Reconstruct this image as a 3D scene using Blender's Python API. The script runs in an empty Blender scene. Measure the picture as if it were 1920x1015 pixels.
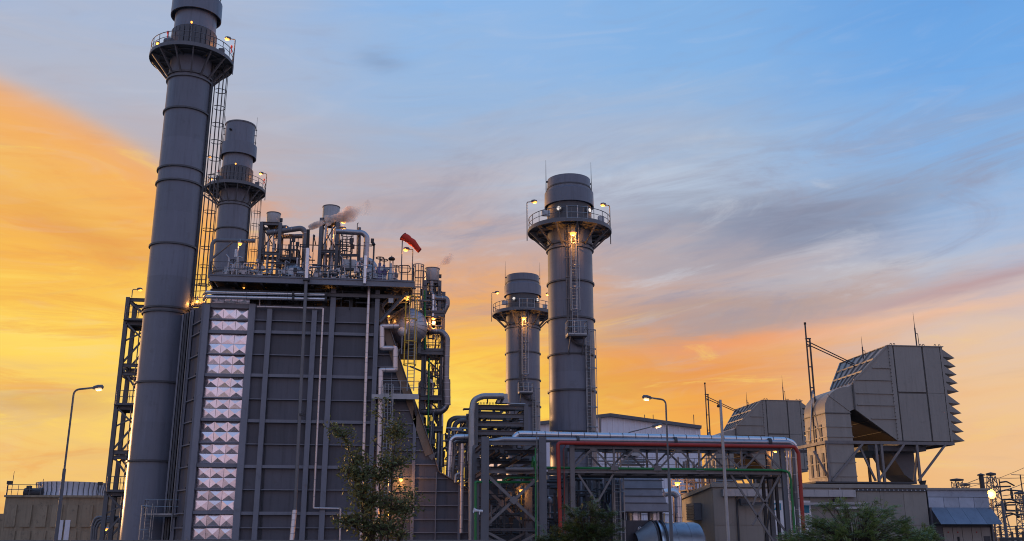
import bpy, bmesh, math, random
from mathutils import Vector, Matrix
random.seed(7)
R = math.radians
SC = bpy.context.scene
COL = SC.collection

# ------------------------------------------------------------------ camera
F_PX, PITCH, YAW, EYE = 1800.0, R(15.5), R(7.5), 1.7
cam_d = bpy.data.cameras.new('camera')
cam_d.sensor_width = 36.0
cam_d.lens = F_PX / 1920.0 * 36.0
cam_d.clip_start = 0.1
cam_d.clip_end = 6000.0
cam = bpy.data.objects.new('camera', cam_d)
COL.objects.link(cam)
cam.location = (0, 0, EYE)
cam.rotation_euler = (math.pi / 2 + PITCH, 0, -YAW)
SC.camera = cam

# ------------------------------------------------------------------ node helpers
def lin(c):
    return tuple(((v / 255.0) / 12.92 if v / 255.0 <= 0.04045 else ((v / 255.0 + 0.055) / 1.055) ** 2.4) for v in c)

class NT:
    def __init__(s, tree):
        s.t = tree; tree.nodes.clear()
    def n(s, typ, **kw):
        nd = s.t.nodes.new(typ)
        for k, v in kw.items(): setattr(nd, k, v)
        return nd
    def link(s, a, b): s.t.links.new(a, b)
    def put(s, sock, v):
        if hasattr(v, 'is_linked') or hasattr(v, 'links'): s.t.links.new(v, sock)
        else: sock.default_value = v
    def m(s, op, a, b=0.0, c=0.0, clamp=False):
        nd = s.n('ShaderNodeMath', operation=op); nd.use_clamp = clamp
        s.put(nd.inputs[0], a); s.put(nd.inputs[1], b); s.put(nd.inputs[2], c)
        return nd.outputs[0]
    def mix(s, f, a, b, typ='MIX'):
        nd = s.n('ShaderNodeMix', data_type='RGBA', blend_type=typ)
        s.put(nd.inputs[0], f)
        for k, v in ((6, a), (7, b)):
            if isinstance(v, tuple): v = (v + (1.0,))[:4]
            s.put(nd.inputs[k], v)
        return nd.outputs[2]
    def ramp(s, f, stops, interp='EASE'):
        nd = s.n('ShaderNodeValToRGB'); cr = nd.color_ramp; cr.interpolation = interp
        while len(cr.elements) < len(stops): cr.elements.new(0.5)
        for e, (p, c) in zip(cr.elements, stops):
            e.position = p; e.color = tuple(c)[:3] + (1.0,)
        s.put(nd.inputs[0], f)
        return nd.outputs[0]
    def sstep(s, x, lo, hi):
        nd = s.n('ShaderNodeMapRange', interpolation_type='SMOOTHSTEP')
        s.put(nd.inputs[0], x); nd.inputs[1].default_value = lo; nd.inputs[2].default_value = hi
        return nd.outputs[0]
    def noise(s, vec, scale, detail=4.0, rough=0.5, dist=0.0):
        nd = s.n('ShaderNodeTexNoise')
        if vec is not None: s.put(nd.inputs['Vector'], vec)
        nd.inputs['Scale'].default_value = scale; nd.inputs['Detail'].default_value = detail
        nd.inputs['Roughness'].default_value = rough; nd.inputs['Distortion'].default_value = dist
        return nd.outputs[0]
    def comb(s, x, y, z):
        nd = s.n('ShaderNodeCombineXYZ')
        for i, v in enumerate((x, y, z)): s.put(nd.inputs[i], v)
        return nd.outputs[0]

# ------------------------------------------------------------------ sky: a sunset with broken high cloud
SUN_AZ, SUN_EL = -38.0, 3.0          # azimuth from +Y towards +X, degrees
world = bpy.data.worlds.new('World'); SC.world = world; world.use_nodes = True
w = NT(world.node_tree)
tc = w.n('ShaderNodeTexCoord')
sep = w.n('ShaderNodeSeparateXYZ'); w.link(tc.outputs['Generated'], sep.inputs[0])
X, Y, Z = sep.outputs
DEG = 180 / math.pi
el = w.m('MULTIPLY', w.m('ARCSINE', Z), DEG)
az = w.m('MULTIPLY', w.m('ARCTAN2', X, Y), DEG)
dz = w.m('ABSOLUTE', w.m('SUBTRACT', az, -25.0))
dz = w.m('MINIMUM', dz, w.m('SUBTRACT', 360.0, dz))                  # degrees away from the glow, either way round
# cloud-layer coordinates: streaks stretch across the sky and tilt up towards the right
su = w.m('MULTIPLY', az, 0.030)
sv = w.m('ADD', w.m('MULTIPLY', el, 0.16), w.m('MULTIPLY', az, -0.012))
cv = w.comb(su, sv, 3.1)
n_big = w.noise(cv, 1.1, 3.0, 0.5, 0.6)
n_fine = w.noise(w.comb(w.m('MULTIPLY', su, 1.3), w.m('MULTIPLY', sv, 1.6), 9.0), 2.2, 6.0, 0.58, 1.0)
n_wisp = w.noise(w.comb(w.m('MULTIPLY', su, 1.6), w.m('MULTIPLY', sv, 1.7), 21.0), 2.2, 6.0, 0.55, 2.2)
wob = w.m('ADD', w.m('MULTIPLY', w.m('SUBTRACT', n_big, 0.5), 7.0), w.m('MULTIPLY', w.m('SUBTRACT', n_fine, 0.5), 6.5))
elw = w.m('ADD', el, wob)
def eramp(e, stops, lo=-2.0, hi=60.0):
    t = w.m('DIVIDE', w.m('SUBTRACT', e, lo), hi - lo, clamp=True)
    return w.ramp(t, [((d - lo) / (hi - lo), lin(c)) for d, c in stops], 'LINEAR')
# left: the burning cloud bank, cut off along a soft sloping edge
daz = w.m('ADD', az, 22.8)
edge = w.m('SUBTRACT', w.m('ADD', w.m('MULTIPLY', daz, -0.22), 23.2), w.m('MULTIPLY', w.m('MULTIPLY', daz, daz), 0.015))
e_left = w.m('ADD', w.m('SUBTRACT', el, edge), w.m('MULTIPLY', w.m('SUBTRACT', n_big, 0.5), 1.6))
left_lo = eramp(elw, [(-2, (232, 178, 98)), (3, (240, 194, 116)), (7, (246, 204, 116)), (10, (255, 212, 92)), (12.5, (251, 200, 86)), (16, (246, 182, 84)), (20, (243, 188, 104)), (24, (240, 182, 112))])
left_hi = eramp(elw, [(16, (196, 172, 168)), (21, (186, 178, 186)), (25, (178, 184, 202)), (30, (166, 184, 214)), (40, (136, 172, 216)), (60, (110, 156, 212))])
rim = w.m('MULTIPLY', w.sstep(e_left, -4.5, -0.6), w.m('SUBTRACT', 1.0, w.sstep(e_left, -0.6, 0.9)))
left = w.mix(w.sstep(e_left, -1.8, 1.5), left_lo, left_hi)
left = w.mix(w.m('MULTIPLY', rim, 0.55), left, lin((246, 168, 96)))
centre = eramp(elw, [(-2, (240, 178, 74)), (4, (250, 198, 78)), (7.5, (255, 212, 84)), (10, (252, 196, 80)), (12.5, (242, 172, 98)), (15.2, (216, 168, 140)), (18, (188, 172, 176)), (21.5, (168, 179, 201)), (26, (154, 184, 221)), (31, (140, 182, 231)), (60, (98, 150, 216))])
mid = eramp(elw, [(-2, (233, 176, 100)), (4, (238, 172, 84)), (7.6, (242, 168, 80)), (9.8, (234, 156, 90)), (11.6, (206, 160, 136)), (14.4, (192, 170, 168)), (18, (170, 177, 194)), (22, (158, 184, 216)), (28, (135, 180, 229)), (60, (92, 148, 216))])
right = eramp(elw, [(-2, (236, 186, 132)), (3, (240, 191, 138)), (7, (238, 196, 152)), (10, (226, 196, 174)), (12.5, (208, 192, 192)), (15.5, (172, 187, 214)), (19, (142, 181, 226)), (25, (113, 169, 230)), (35, (98, 156, 222)), (60, (84, 142, 212))])
anti = eramp(elw, [(-2, (192, 168, 182)), (4, (214, 186, 200)), (10, (204, 190, 214)), (18, (176, 186, 220)), (30, (150, 176, 220)), (60, (118, 158, 212))])
c = w.mix(w.sstep(dz, 14.0, 27.0), left, centre)
c = w.mix(w.sstep(dz, 32.0, 44.0), c, mid)
c = w.mix(w.sstep(dz, 43.0, 60.0), c, right)
c = w.mix(w.sstep(dz, 75.0, 140.0), c, anti)
# streaks of cloud: (azimuth, elevation, slope, half width, half length, colour, strength)
def streak(c, a0, e0, slope, hw, hl, col, k, bow=0.0):
    da = w.m('SUBTRACT', az, a0)
    mid_ = w.m('ADD', w.m('MULTIPLY', da, slope), e0)
    if bow: mid_ = w.m('ADD', mid_, w.m('MULTIPLY', w.m('MULTIPLY', da, da), bow))
    de = w.m('DIVIDE', w.m('ADD', w.m('SUBTRACT', el, mid_), w.m('MULTIPLY', w.m('SUBTRACT', n_fine, 0.5), hw * 3.0)), hw)
    dl = w.m('DIVIDE', da, hl)
    q = w.m('ADD', w.m('MULTIPLY', de, de), w.m('MULTIPLY', dl, dl))
    g = w.m('EXPONENT', w.m('MULTIPLY', q, -1.0))
    g = w.m('MULTIPLY', g, w.m('ADD', 0.45, w.m('MULTIPLY', n_wisp, 1.1)))
    return w.mix(w.m('MULTIPLY', g, k, clamp=True), c, lin(col))
c = streak(c, 25, 17.2, 0.02, 1.8, 8, (134, 142, 166), 0.95, 0.02)
c = streak(c, 14, 21.0, 0.05, 1.6, 8, (204, 210, 222), 0.5)
c = streak(c, 20, 15.8, 0.02, 0.8, 7, (176, 164, 170), 0.7)
c = streak(c, 29, 14.6, 0.06, 0.8, 6, (198, 200, 208), 0.6)
c = streak(c, 22, 12.8, 0.05, 1.3, 10, (178, 156, 152), 0.85)
c = streak(c, 34, 13.2, 0.16, 0.45, 7, (188, 156, 158), 0.8)
c = streak(c, 30, 11.6, 0.12, 0.5, 9, (240, 190, 156), 0.75)
c = streak(c, 20, 10.9, 0.06, 0.45, 6, (245, 160, 104), 0.7)
c = streak(c, 11, 8.6, 0.02, 0.9, 6, (216, 146, 76), 0.5)
c = streak(c, 2, 8.0, 0.03, 1.5, 7, (255, 222, 96), 0.8)
c = streak(c, -19, 7.0, 0.06, 1.0, 5, (208, 164, 110), 0.65)
c = streak(c, -20, 10.4, -0.05, 0.9, 5, (255, 222, 110), 0.6)
c = streak(c, -17, 16.0, -0.3, 0.9, 6, (226, 160, 84), 0.55)
c = streak(c, -1, 27.6, 0.0, 0.5, 1.6, (134, 156, 190), 0.6)
c = streak(c, 13, 23.5, 0.1, 1.4, 8, (176, 186, 208), 0.45)
# broken cloud: grey-mauve shreds with paler gaps in the middle heights, deeper orange and yellow folds low down
n_cl = w.noise(w.comb(w.m('MULTIPLY', az, 0.05), w.m('ADD', w.m('MULTIPLY', el, 0.20), w.m('MULTIPLY', az, -0.035)), 5.7), 1.25, 9.0, 0.67, 1.1)
n_c2 = w.noise(w.comb(w.m('MULTIPLY', az, 0.06), w.m('ADD', w.m('MULTIPLY', el, 0.30), w.m('MULTIPLY', az, -0.02)), 15.2), 1.3, 8.0, 0.66, 1.3)
band = w.m('MULTIPLY', w.sstep(el, 10.5, 14.5), w.m('SUBTRACT', 1.0, w.sstep(el, 18.0, 27.0)))
away = w.sstep(dz, 16.0, 30.0)
c = w.mix(w.m('MULTIPLY', w.m('MULTIPLY', w.m('MULTIPLY', band, away), w.sstep(n_cl, 0.47, 0.66)), 0.58), c, lin((150, 150, 170)))
c = w.mix(w.m('MULTIPLY', w.m('MULTIPLY', w.m('MULTIPLY', band, away), w.sstep(n_cl, 0.46, 0.30)), 0.40), c, lin((206, 210, 220)))
low = w.m('SUBTRACT', 1.0, w.sstep(w.m('ADD', el, w.m('MULTIPLY', away, 9.0)), 18.0, 23.5))
near = w.m('SUBTRACT', 1.0, w.sstep(dz, 44.0, 66.0))
c = w.mix(w.m('MULTIPLY', w.m('MULTIPLY', w.m('MULTIPLY', low, near), w.sstep(n_c2, 0.50, 0.68)), 0.42), c, lin((234, 152, 78)))
c = w.mix(w.m('MULTIPLY', w.m('MULTIPLY', w.m('MULTIPLY', low, near), w.sstep(n_c2, 0.47, 0.32)), 0.60), c, lin((253, 214, 104)))
# fine wisps over everything above the glow
c = w.mix(w.m('MULTIPLY', w.sstep(n_wisp, 0.5, 0.8), 0.13), c, lin((205, 205, 215)))
c = w.mix(w.m('MULTIPLY', w.sstep(n_wisp, 0.48, 0.2), 0.12), c, lin((150, 140, 150)))
sky = w.n('ShaderNodeTexSky', sky_type='NISHITA'); sky.sun_disc = False
sky.sun_elevation = R(SUN_EL); sky.sun_rotation = R(SUN_AZ); sky.air_density = 1.2; sky.dust_density = 2.0
sky_bg = w.n('ShaderNodeBackground'); w.link(sky.outputs[0], sky_bg.inputs[0]); sky_bg.inputs[1].default_value = 0.05
cl_bg = w.n('ShaderNodeBackground'); w.link(c, cl_bg.inputs[0]); cl_bg.inputs[1].default_value = 1.06
ms = w.n('ShaderNodeMixShader'); ms.inputs[0].default_value = 0.94     # the cloud veil covers nearly all of the clear sky
w.link(sky_bg.outputs[0], ms.inputs[1]); w.link(cl_bg.outputs[0], ms.inputs[2])
out = w.n('ShaderNodeOutputWorld'); w.link(ms.outputs[0], out.inputs[0])

sun_d = bpy.data.lights.new('sun', 'SUN'); sun_d.energy = 2.0; sun_d.angle = R(6.0); sun_d.color = (1.0, 0.52, 0.22)
sun = bpy.data.objects.new('sun', sun_d); COL.objects.link(sun)
sd = Vector((math.sin(R(SUN_AZ)) * math.cos(R(SUN_EL)), math.cos(R(SUN_AZ)) * math.cos(R(SUN_EL)), math.sin(R(SUN_EL))))
sun.rotation_euler = sd.to_track_quat('Z', 'Y').to_euler()

SC.view_settings.view_transform = 'Standard'; SC.view_settings.look = 'None'
SC.view_settings.exposure = 0.0; SC.view_settings.gamma = 1.0; SC.view_settings.use_curve_mapping = False
SC.render.engine = 'CYCLES'
SC.cycles.use_denoising = True
SC.cycles.filter_width = 1.05
SC.cycles.max_bounces = 6
SC.cycles.volume_bounces = 3
SC.cycles.volume_step_rate = 0.3
world.cycles.sampling_method = "MANUAL"
world.cycles.sample_map_resolution = 512
SC.cycles.sample_clamp_indirect = 4.0

# ------------------------------------------------------------------ building helpers
_ct, _st, _cp, _sp = math.cos(PITCH), math.sin(PITCH), math.cos(YAW), math.sin(YAW)
def P(px, py, Y):
    """survey helper: the point at depth Y (metres north of the viewpoint) sighted at px, py of the 1920 wide picture"""
    c = (px - 960.0) / F_PX; d = (507.5 - py) / F_PX
    r = (_cp * c - _sp * _st * d + _sp * _ct, -_sp * c - _cp * _st * d + _cp * _ct, _ct * d + _st)
    t = Y / r[1]
    return Vector((r[0] * t, Y, EYE + r[2] * t))
def PX(px, py, Y): return P(px, py, Y).x
def PZ(px, py, Y): return P(px, py, Y).z

def fillet(pts, rad, n=5):
    pts = [Vector(p) for p in pts]
    if rad <= 0 or len(pts) < 3: return pts
    o = [pts[0]]
    for i in range(1, len(pts) - 1):
        a, b, c = pts[i - 1], pts[i], pts[i + 1]
        u = (a - b); v = (c - b); lu, lv = u.length, v.length
        if lu < 1e-6 or lv < 1e-6: continue
        u /= lu; v /= lv
        ang = u.angle(v)
        if ang > 3.05 or ang < 0.05: o.append(b); continue
        d = min(rad / math.tan(ang / 2), lu * 0.48, lv * 0.48)
        p0, p1 = b + u * d, b + v * d
        for k in range(n + 1):
            t = k / n
            o.append(p0 * (1 - t) ** 2 + b * 2 * t * (1 - t) + p1 * t * t)
    o.append(pts[-1])
    return o

class MB:
    def __init__(s): s.v = []; s.f = []
    def add(s, vs, fs):
        b = len(s.v); s.v.extend([Vector(v) for v in vs]); s.f.extend([tuple(b + i for i in f) for f in fs]); return s
    def box(s, x0, x1, y0, y1, z0, z1):
        return s.add([(x0, y0, z0), (x1, y0, z0), (x1, y1, z0), (x0, y1, z0), (x0, y0, z1), (x1, y0, z1), (x1, y1, z1), (x0, y1, z1)],
                     [(0, 3, 2, 1), (4, 5, 6, 7), (0, 1, 5, 4), (1, 2, 6, 5), (2, 3, 7, 6), (3, 0, 4, 7)])
    def _frame(s, p, q, up):
        p, q = Vector(p), Vector(q); d = (q - p).normalized()
        up = Vector(up) if up else (Vector((0, 0, 1)) if abs(d.z) < 0.9 else Vector((0, 1, 0)))
        a = d.cross(up)
        if a.length < 1e-5: up = Vector((1, 0, 0)); a = d.cross(up)
        a.normalize(); b = a.cross(d).normalized()
        return p, q, a, b
    def profile(s, p, q, pr, up=None):
        p, q, a, b = s._frame(p, q, up); n = len(pr)
        vs = [p + a * x + b * y for x, y in pr] + [q + a * x + b * y for x, y in pr]
        fs = [(i, (i + 1) % n, n + (i + 1) % n, n + i) for i in range(n)] + [tuple(range(n))[::-1], tuple(range(n, 2 * n))]
        return s.add(vs, fs)
    def beam(s, p, q, w, h=None, up=None):
        h = h or w; x, y = w / 2, h / 2
        return s.profile(p, q, [(-x, -y), (x, -y), (x, y), (-x, y)], up)
    def ibeam(s, p, q, w, h=None, up=None, t=None):
        h = h or w; t = t or max(0.02, h * 0.09); x, y, k = w / 2, h / 2, t / 2
        return s.profile(p, q, [(-x, -y), (x, -y), (x, -y + t), (k, -y + t), (k, y - t), (x, y - t), (x, y), (-x, y), (-x, y - t), (-k, y - t), (-k, -y + t), (-x, -y + t)], up)
    def tube(s, pts, r, seg=10, bend=0.0, cap=True, closed=False):
        pts = fillet(pts, bend) if not closed else [Vector(p) for p in pts]
        cl = [pts[0]]
        for p in pts[1:]:
            if (p - cl[-1]).length > 1e-5: cl.append(p)
        pts = cl; n = len(pts)
        if n < 2: return s
        if isinstance(r, (int, float)): rs = [r] * n
        else: rs = [r[0] + (r[1] - r[0]) * i / (n - 1) for i in range(n)]
        base = len(s.v); a = None
        for i in range(n):
            if closed: d = (pts[(i + 1) % n] - pts[i - 1]).normalized()
            else: d = ((pts[i + 1] - pts[i]).normalized() if i < n - 1 else Vector()) + ((pts[i] - pts[i - 1]).normalized() if i else Vector())
            d.normalize()
            if a is None:
                up = Vector((0, 0, 1)) if abs(d.z) < 0.9 else Vector((0, 1, 0))
                a = d.cross(up).normalized()
            else:
                a = (a - d * a.dot(d)); a.normalize()
            b = a.cross(d)
            for k in range(seg):
                t = 2 * math.pi * k / seg
                s.v.append(pts[i] + (a * math.cos(t) + b * math.sin(t)) * rs[i])
        m = n if closed else n - 1
        for i in range(m):
            j = (i + 1) % n
            for k in range(seg):
                k2 = (k + 1) % seg
                s.f.append((base + i * seg + k, base + i * seg + k2, base + j * seg + k2, base + j * seg + k))
        if cap and not closed:
            s.f.append(tuple(base + k for k in range(seg))[::-1]); s.f.append(tuple(base + (n - 1) * seg + k for k in range(seg)))
        return s
    def lathe(s, prof, o=(0, 0, 0), axis=(0, 0, 1), seg=48, cap=False, a0=0.0, a1=2 * math.pi):
        o = Vector(o); d = Vector(axis).normalized()
        up = Vector((0, 1, 0)) if abs(d.y) < 0.9 else Vector((0, 0, 1))
        a = up.cross(d).normalized(); b = d.cross(a)
        base = len(s.v); full = abs(a1 - a0 - 2 * math.pi) < 1e-6; m = seg if full else seg + 1
        for r, z in prof:
            for k in range(m):
                t = a0 + (a1 - a0) * k / seg
                s.v.append(o + d * z + (a * math.cos(t) + b * math.sin(t)) * r)
        for i in range(len(prof) - 1):
            for k in range(seg):
                k2 = (k + 1) % m
                s.f.append((base + i * m + k, base + i * m + k2, base + (i + 1) * m + k2, base + (i + 1) * m + k))
        if cap:
            s.f.append(tuple(base + k for k in range(m))[::-1]); e = base + (len(prof) - 1) * m
            s.f.append(tuple(e + k for k in range(m)))
        return s
    def prism(s, poly, y0, y1):
        n = len(poly)
        vs = [(x, y0, z) for x, z in poly] + [(x, y1, z) for x, z in poly]
        fs = [tuple(range(n)), tuple(range(n, 2 * n))[::-1]] + [(i, n + i, n + (i + 1) % n, (i + 1) % n) for i in range(n)]
        return s.add(vs, fs)
    def slab(s, pts, t):
        """a plate through pts, t thick along its normal"""
        pts = [Vector(p) for p in pts]; nn = (pts[1] - pts[0]).cross(pts[2] - pts[1]).normalized() * t; n = len(pts)
        fs = [tuple(range(n))[::-1], tuple(range(n, 2 * n))] + [(i, (i + 1) % n, n + (i + 1) % n, n + i) for i in range(n)]
        return s.add(pts + [p + nn for p in pts], fs)
    def pyramid(s, x0, x1, z0, z1, y, h):
        """sheet with a raised cross-broken point, facing -Y"""
        c = ((x0 + x1) / 2, y - h, (z0 + z1) / 2); g = 0.015
        return s.add([(x0, y, z0), (x1, y, z0), (x1, y, z1), (x0, y, z1), c, (x0, y + .05, z0), (x1, y + .05, z0), (x1, y + .05, z1), (x0, y + .05, z1)],
                     [(0, 1, 4), (1, 2, 4), (2, 3, 4), (3, 0, 4), (1, 0, 5, 6), (2, 1, 6, 7), (3, 2, 7, 8), (0, 3, 8, 5)])
    def build(s, name, mat, parent=None, smooth=True, ang=35):
        me = bpy.data.meshes.new(name)
        o3 = origin(parent)
        me.from_pydata([tuple(v - o3) for v in s.v], [], s.f)
        bm = bmesh.new(); bm.from_mesh(me); bmesh.ops.recalc_face_normals(bm, faces=bm.faces); bm.to_mesh(me); bm.free()
        me.materials.append(mat)
        if smooth:
            me.polygons.foreach_set('use_smooth', [True] * len(me.polygons)); me.set_sharp_from_angle(angle=R(ang))
        ob = bpy.data.objects.new(name, me); COL.objects.link(ob)
        if parent: ob.parent = parent
        return ob

def origin(o):
    v = Vector((0, 0, 0))
    while o is not None: v += o.location; o = o.parent
    return v
def tag(o, label, cat, group=None, kind=None):
    if label: o['label'] = label
    if cat: o['category'] = cat
    if group: o['group'] = group
    if kind: o['kind'] = kind
    return o
def thing(name, label, cat, loc=(0, 0, 0), group=None):
    o = bpy.data.objects.new(name, None); COL.objects.link(o); o.location = Vector(loc); o.empty_display_size = 0.3
    return tag(o, label, cat, group)
def copy_tree(o, parent=None):
    c = o.copy(); COL.objects.link(c); c.parent = parent
    for ch in list(o.children): copy_tree(ch, c)
    return c
def pt(mb, name, mat, parent, label=None, **kw):
    o = mb.build(name, mat, parent, **kw)
    if label: o['label'] = label
    return o
def single(mb, name, mat, label, cat, group=None, **kw):
    """a thing that is one mesh, with its origin at its base"""
    xs = [v.x for v in mb.v]; ys = [v.y for v in mb.v]; zs = [v.z for v in mb.v]
    c = Vector(((min(xs) + max(xs)) / 2, (min(ys) + max(ys)) / 2, min(zs)))
    me_o = mb.build(name, mat, None, **kw)
    me_o.data.transform(Matrix.Translation(-c)); me_o.location = c
    return tag(me_o, label, cat, group)

# ------------------------------------------------------------------ materials
MATS = {}
def mat(name, col, rough=0.55, metal=0.0, var=0.18, scale=0.6, streak=0.0, bump=0.0, bscale=8.0, stain=None, emit=None, spec=0.4, objvar=0.06, grime=0.0, grime_col=(0.05, 0.035, 0.025)):
    m = bpy.data.materials.new(name); m.use_nodes = True; t = NT(m.node_tree)
    b = t.n('ShaderNodeBsdfPrincipled'); o = t.n('ShaderNodeOutputMaterial'); t.link(b.outputs[0], o.inputs[0])
    geo = t.n('ShaderNodeNewGeometry'); pos = geo.outputs['Position']
    n1 = t.noise(pos, scale, 5.0, 0.6)
    oi = t.n('ShaderNodeObjectInfo')
    f = t.m('ADD', t.m('MULTIPLY', t.m('SUBTRACT', n1, 0.5), var * 2), t.m('MULTIPLY', t.m('SUBTRACT', oi.outputs['Random'], 0.5), objvar * 2))
    f = t.m('ADD', f, 1.0)
    cc = t.n('ShaderNodeVectorMath', operation='SCALE'); cc.inputs[0].default_value = col; t.link(f, cc.inputs['Scale'])
    c = cc.outputs[0]
    sp = t.n('ShaderNodeSeparateXYZ'); t.link(pos, sp.inputs[0])
    if streak > 0:
        sv = t.comb(t.m('MULTIPLY', sp.outputs[0], 2.4), t.m('MULTIPLY', sp.outputs[1], 2.4), t.m('MULTIPLY', sp.outputs[2], 0.16))
        ns = t.noise(sv, 1.3, 6.0, 0.65)
        c = t.mix(t.m('MULTIPLY', t.sstep(ns, 0.5, 0.72), streak), c, tuple(x * 0.45 for x in col))
        c = t.mix(t.m('MULTIPLY', t.sstep(ns, 0.46, 0.28), streak * 0.7), c, tuple(min(1, x * 1.5) for x in col))
    if grime > 0:
        ng = t.noise(pos, 1.7, 8.0, 0.7, 0.5)
        c = t.mix(t.m('MULTIPLY', t.sstep(ng, 0.54, 0.7), grime), c, grime_col)
    t.link(c, b.inputs['Base Color'])
    rr = t.m('ADD', t.m('MULTIPLY', t.m('SUBTRACT', t.noise(pos, scale * 3, 4.0), 0.5), 0.25), rough, clamp=True)
    t.link(rr, b.inputs['Roughness']); b.inputs['Metallic'].default_value = metal
    b.inputs['Specular IOR Level'].default_value = spec
    if bump > 0:
        bn = t.n('ShaderNodeBump'); bn.inputs['Strength'].default_value = bump; bn.inputs['Distance'].default_value = 0.05
        t.link(t.noise(pos, bscale, 4.0, 0.55), bn.inputs['Height']); t.link(bn.outputs[0], b.inputs['Normal'])
    if emit:
        b.inputs['Emission Color'].default_value = tuple(emit[:3]) + (1,); b.inputs['Emission Strength'].default_value = emit[3]
    MATS[name] = m
    return m

stack_paint = mat('stack_paint', (0.160, 0.170, 0.214), 0.41, 0.0, 0.12, 0.35, streak=0.38, bump=0.10, bscale=0.9, grime=0.16, objvar=0.09)
stack_dark = mat('stack_dark_paint', (0.085, 0.085, 0.095), 0.5, 0.0, 0.15, 0.8, streak=0.3)
wall_paint = mat('boiler_wall_paint', (0.086, 0.089, 0.114), 0.38, 0.0, 0.14, 0.3, streak=0.45, bump=0.16, bscale=1.1, objvar=0.22, grime=0.25, grime_col=(0.05,0.04,0.035))
rib_paint = mat('boiler_rib_paint', (0.190, 0.194, 0.232), 0.40, 0.0, 0.12, 0.6, streak=0.25, objvar=0.06, grime=0.2)
steel = mat('painted_steel', (0.135, 0.135, 0.150), 0.5, 0.0, 0.15, 0.9, streak=0.2, grime=0.22)
steel_warm = mat('weathered_steel', (0.185, 0.165, 0.165), 0.55, 0.0, 0.2, 0.9, streak=0.35, grime=0.35)
steel_dark = mat('dark_steel', (0.055, 0.055, 0.062), 0.55, 0.0, 0.2, 1.2)
galv = mat('galvanised_steel', (0.36, 0.37, 0.39), 0.42, 0.55, 0.16, 2.2, streak=0.2, grime=0.12)
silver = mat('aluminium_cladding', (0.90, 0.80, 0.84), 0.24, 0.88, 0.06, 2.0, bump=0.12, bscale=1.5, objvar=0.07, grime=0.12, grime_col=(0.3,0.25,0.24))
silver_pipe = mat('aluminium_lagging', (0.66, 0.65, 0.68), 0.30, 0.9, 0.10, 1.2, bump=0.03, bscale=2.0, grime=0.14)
dull_pipe = mat('dull_lagging', (0.38, 0.37, 0.40), 0.38, 0.8, 0.15, 1.2, bump=0.02, streak=0.2, grime=0.2)
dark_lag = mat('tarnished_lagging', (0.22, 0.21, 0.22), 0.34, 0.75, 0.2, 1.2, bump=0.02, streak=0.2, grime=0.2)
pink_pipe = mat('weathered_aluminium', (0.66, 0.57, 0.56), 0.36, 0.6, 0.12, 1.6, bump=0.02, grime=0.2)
pipe_grey = mat('painted_pipe', (0.165, 0.165, 0.180), 0.42, 0.1, 0.15, 1.0, streak=0.2, grime=0.2)
tan = mat('tan_paint', (0.275, 0.248, 0.226), 0.48, 0.0, 0.10, 0.5, streak=0.28, bump=0.05, bscale=1.4, objvar=0.05, grime=0.12)
tan_wall = mat('tan_cladding', (0.275, 0.245, 0.215), 0.6, 0.0, 0.10, 0.5, streak=0.25, bump=0.04, bscale=2.0, grime=0.12)
shade_brown = mat('underside_shade_brown', (0.06, 0.046, 0.038), 0.7, 0.0, 0.25, 1.0, streak=0.3)  # shade of the intake underside put into a dark brown
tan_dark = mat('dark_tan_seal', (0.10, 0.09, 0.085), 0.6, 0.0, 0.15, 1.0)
hall_wall = mat('pale_cladding', (0.78, 0.75, 0.82), 0.6, 0.0, 0.06, 0.2, streak=0.12)
concrete = mat('weathered_concrete', (0.34, 0.265, 0.185), 0.85, 0.0, 0.30, 0.35, streak=0.6, bump=0.2, bscale=2.0, grime=0.5, grime_col=(0.08, 0.07, 0.06))
zinc = mat('zinc_sheet', (0.36, 0.40, 0.48), 0.5, 0.3, 0.28, 1.0, grime=0.25, objvar=0.14, grime_col=(0.12, 0.12, 0.14))
awning_m = mat('blue_grey_sheet', (0.150, 0.190, 0.255), 0.5, 0.1, 0.22, 1.2, streak=0.25, objvar=0.12, grime=0.2, grime_col=(0.25, 0.27, 0.3))
red_paint = mat('red_paint', (0.36, 0.034, 0.024), 0.4, 0.0, 0.15, 1.2, streak=0.25, grime=0.15)
green_paint = mat('green_paint', (0.022, 0.20, 0.055), 0.4, 0.0, 0.2, 1.5, grime=0.2)
yellow_paint_and_lamplight = mat('yellow_paint_and_lamplight', (0.70, 0.42, 0.04), 0.5, 0.0, 0.1, 1.0)  # plain yellow paint, and lamplight on the ladder cage
white_paint = mat('white_paint', (0.72, 0.70, 0.72), 0.5, 0.0, 0.06, 1.0, grime=0.1)
teal_paint = mat('teal_lettering', (0.02, 0.20, 0.30), 0.5, 0.0, 0.05)
purple_paint = mat('blue_violet_paint', (0.15, 0.14, 0.30), 0.45, 0.0, 0.1)
black = mat('black_rubber', (0.018, 0.018, 0.02), 0.6, 0.0, 0.1)
sock_m = mat('red_fabric', (0.62, 0.045, 0.02), 0.8, 0.0, 0.12, 2.5, bump=0.2, bscale=7)
grating = mat('deck_grating', (0.11, 0.11, 0.12), 0.6, 0.2, 0.2, 2.0, grime=0.3)
ground_m = mat('dry_ground', (0.20, 0.18, 0.15), 0.95, 0.0, 0.35, 0.15, bump=0.3, bscale=3)
asphalt = mat('asphalt', (0.05, 0.05, 0.052), 0.9, 0.0, 0.2, 0.6, bump=0.2, bscale=20)
block_wall = mat('rendered_wall', (0.20, 0.19, 0.19), 0.85, 0.0, 0.2, 0.8, streak=0.4)
ceramic = mat('brown_ceramic', (0.05, 0.035, 0.03), 0.3)
amber = mat('amber_lamp', (0.9, 0.5, 0.2), 0.3, emit=(1.0, 0.37, 0.055, 2.4), var=0.0)
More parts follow.
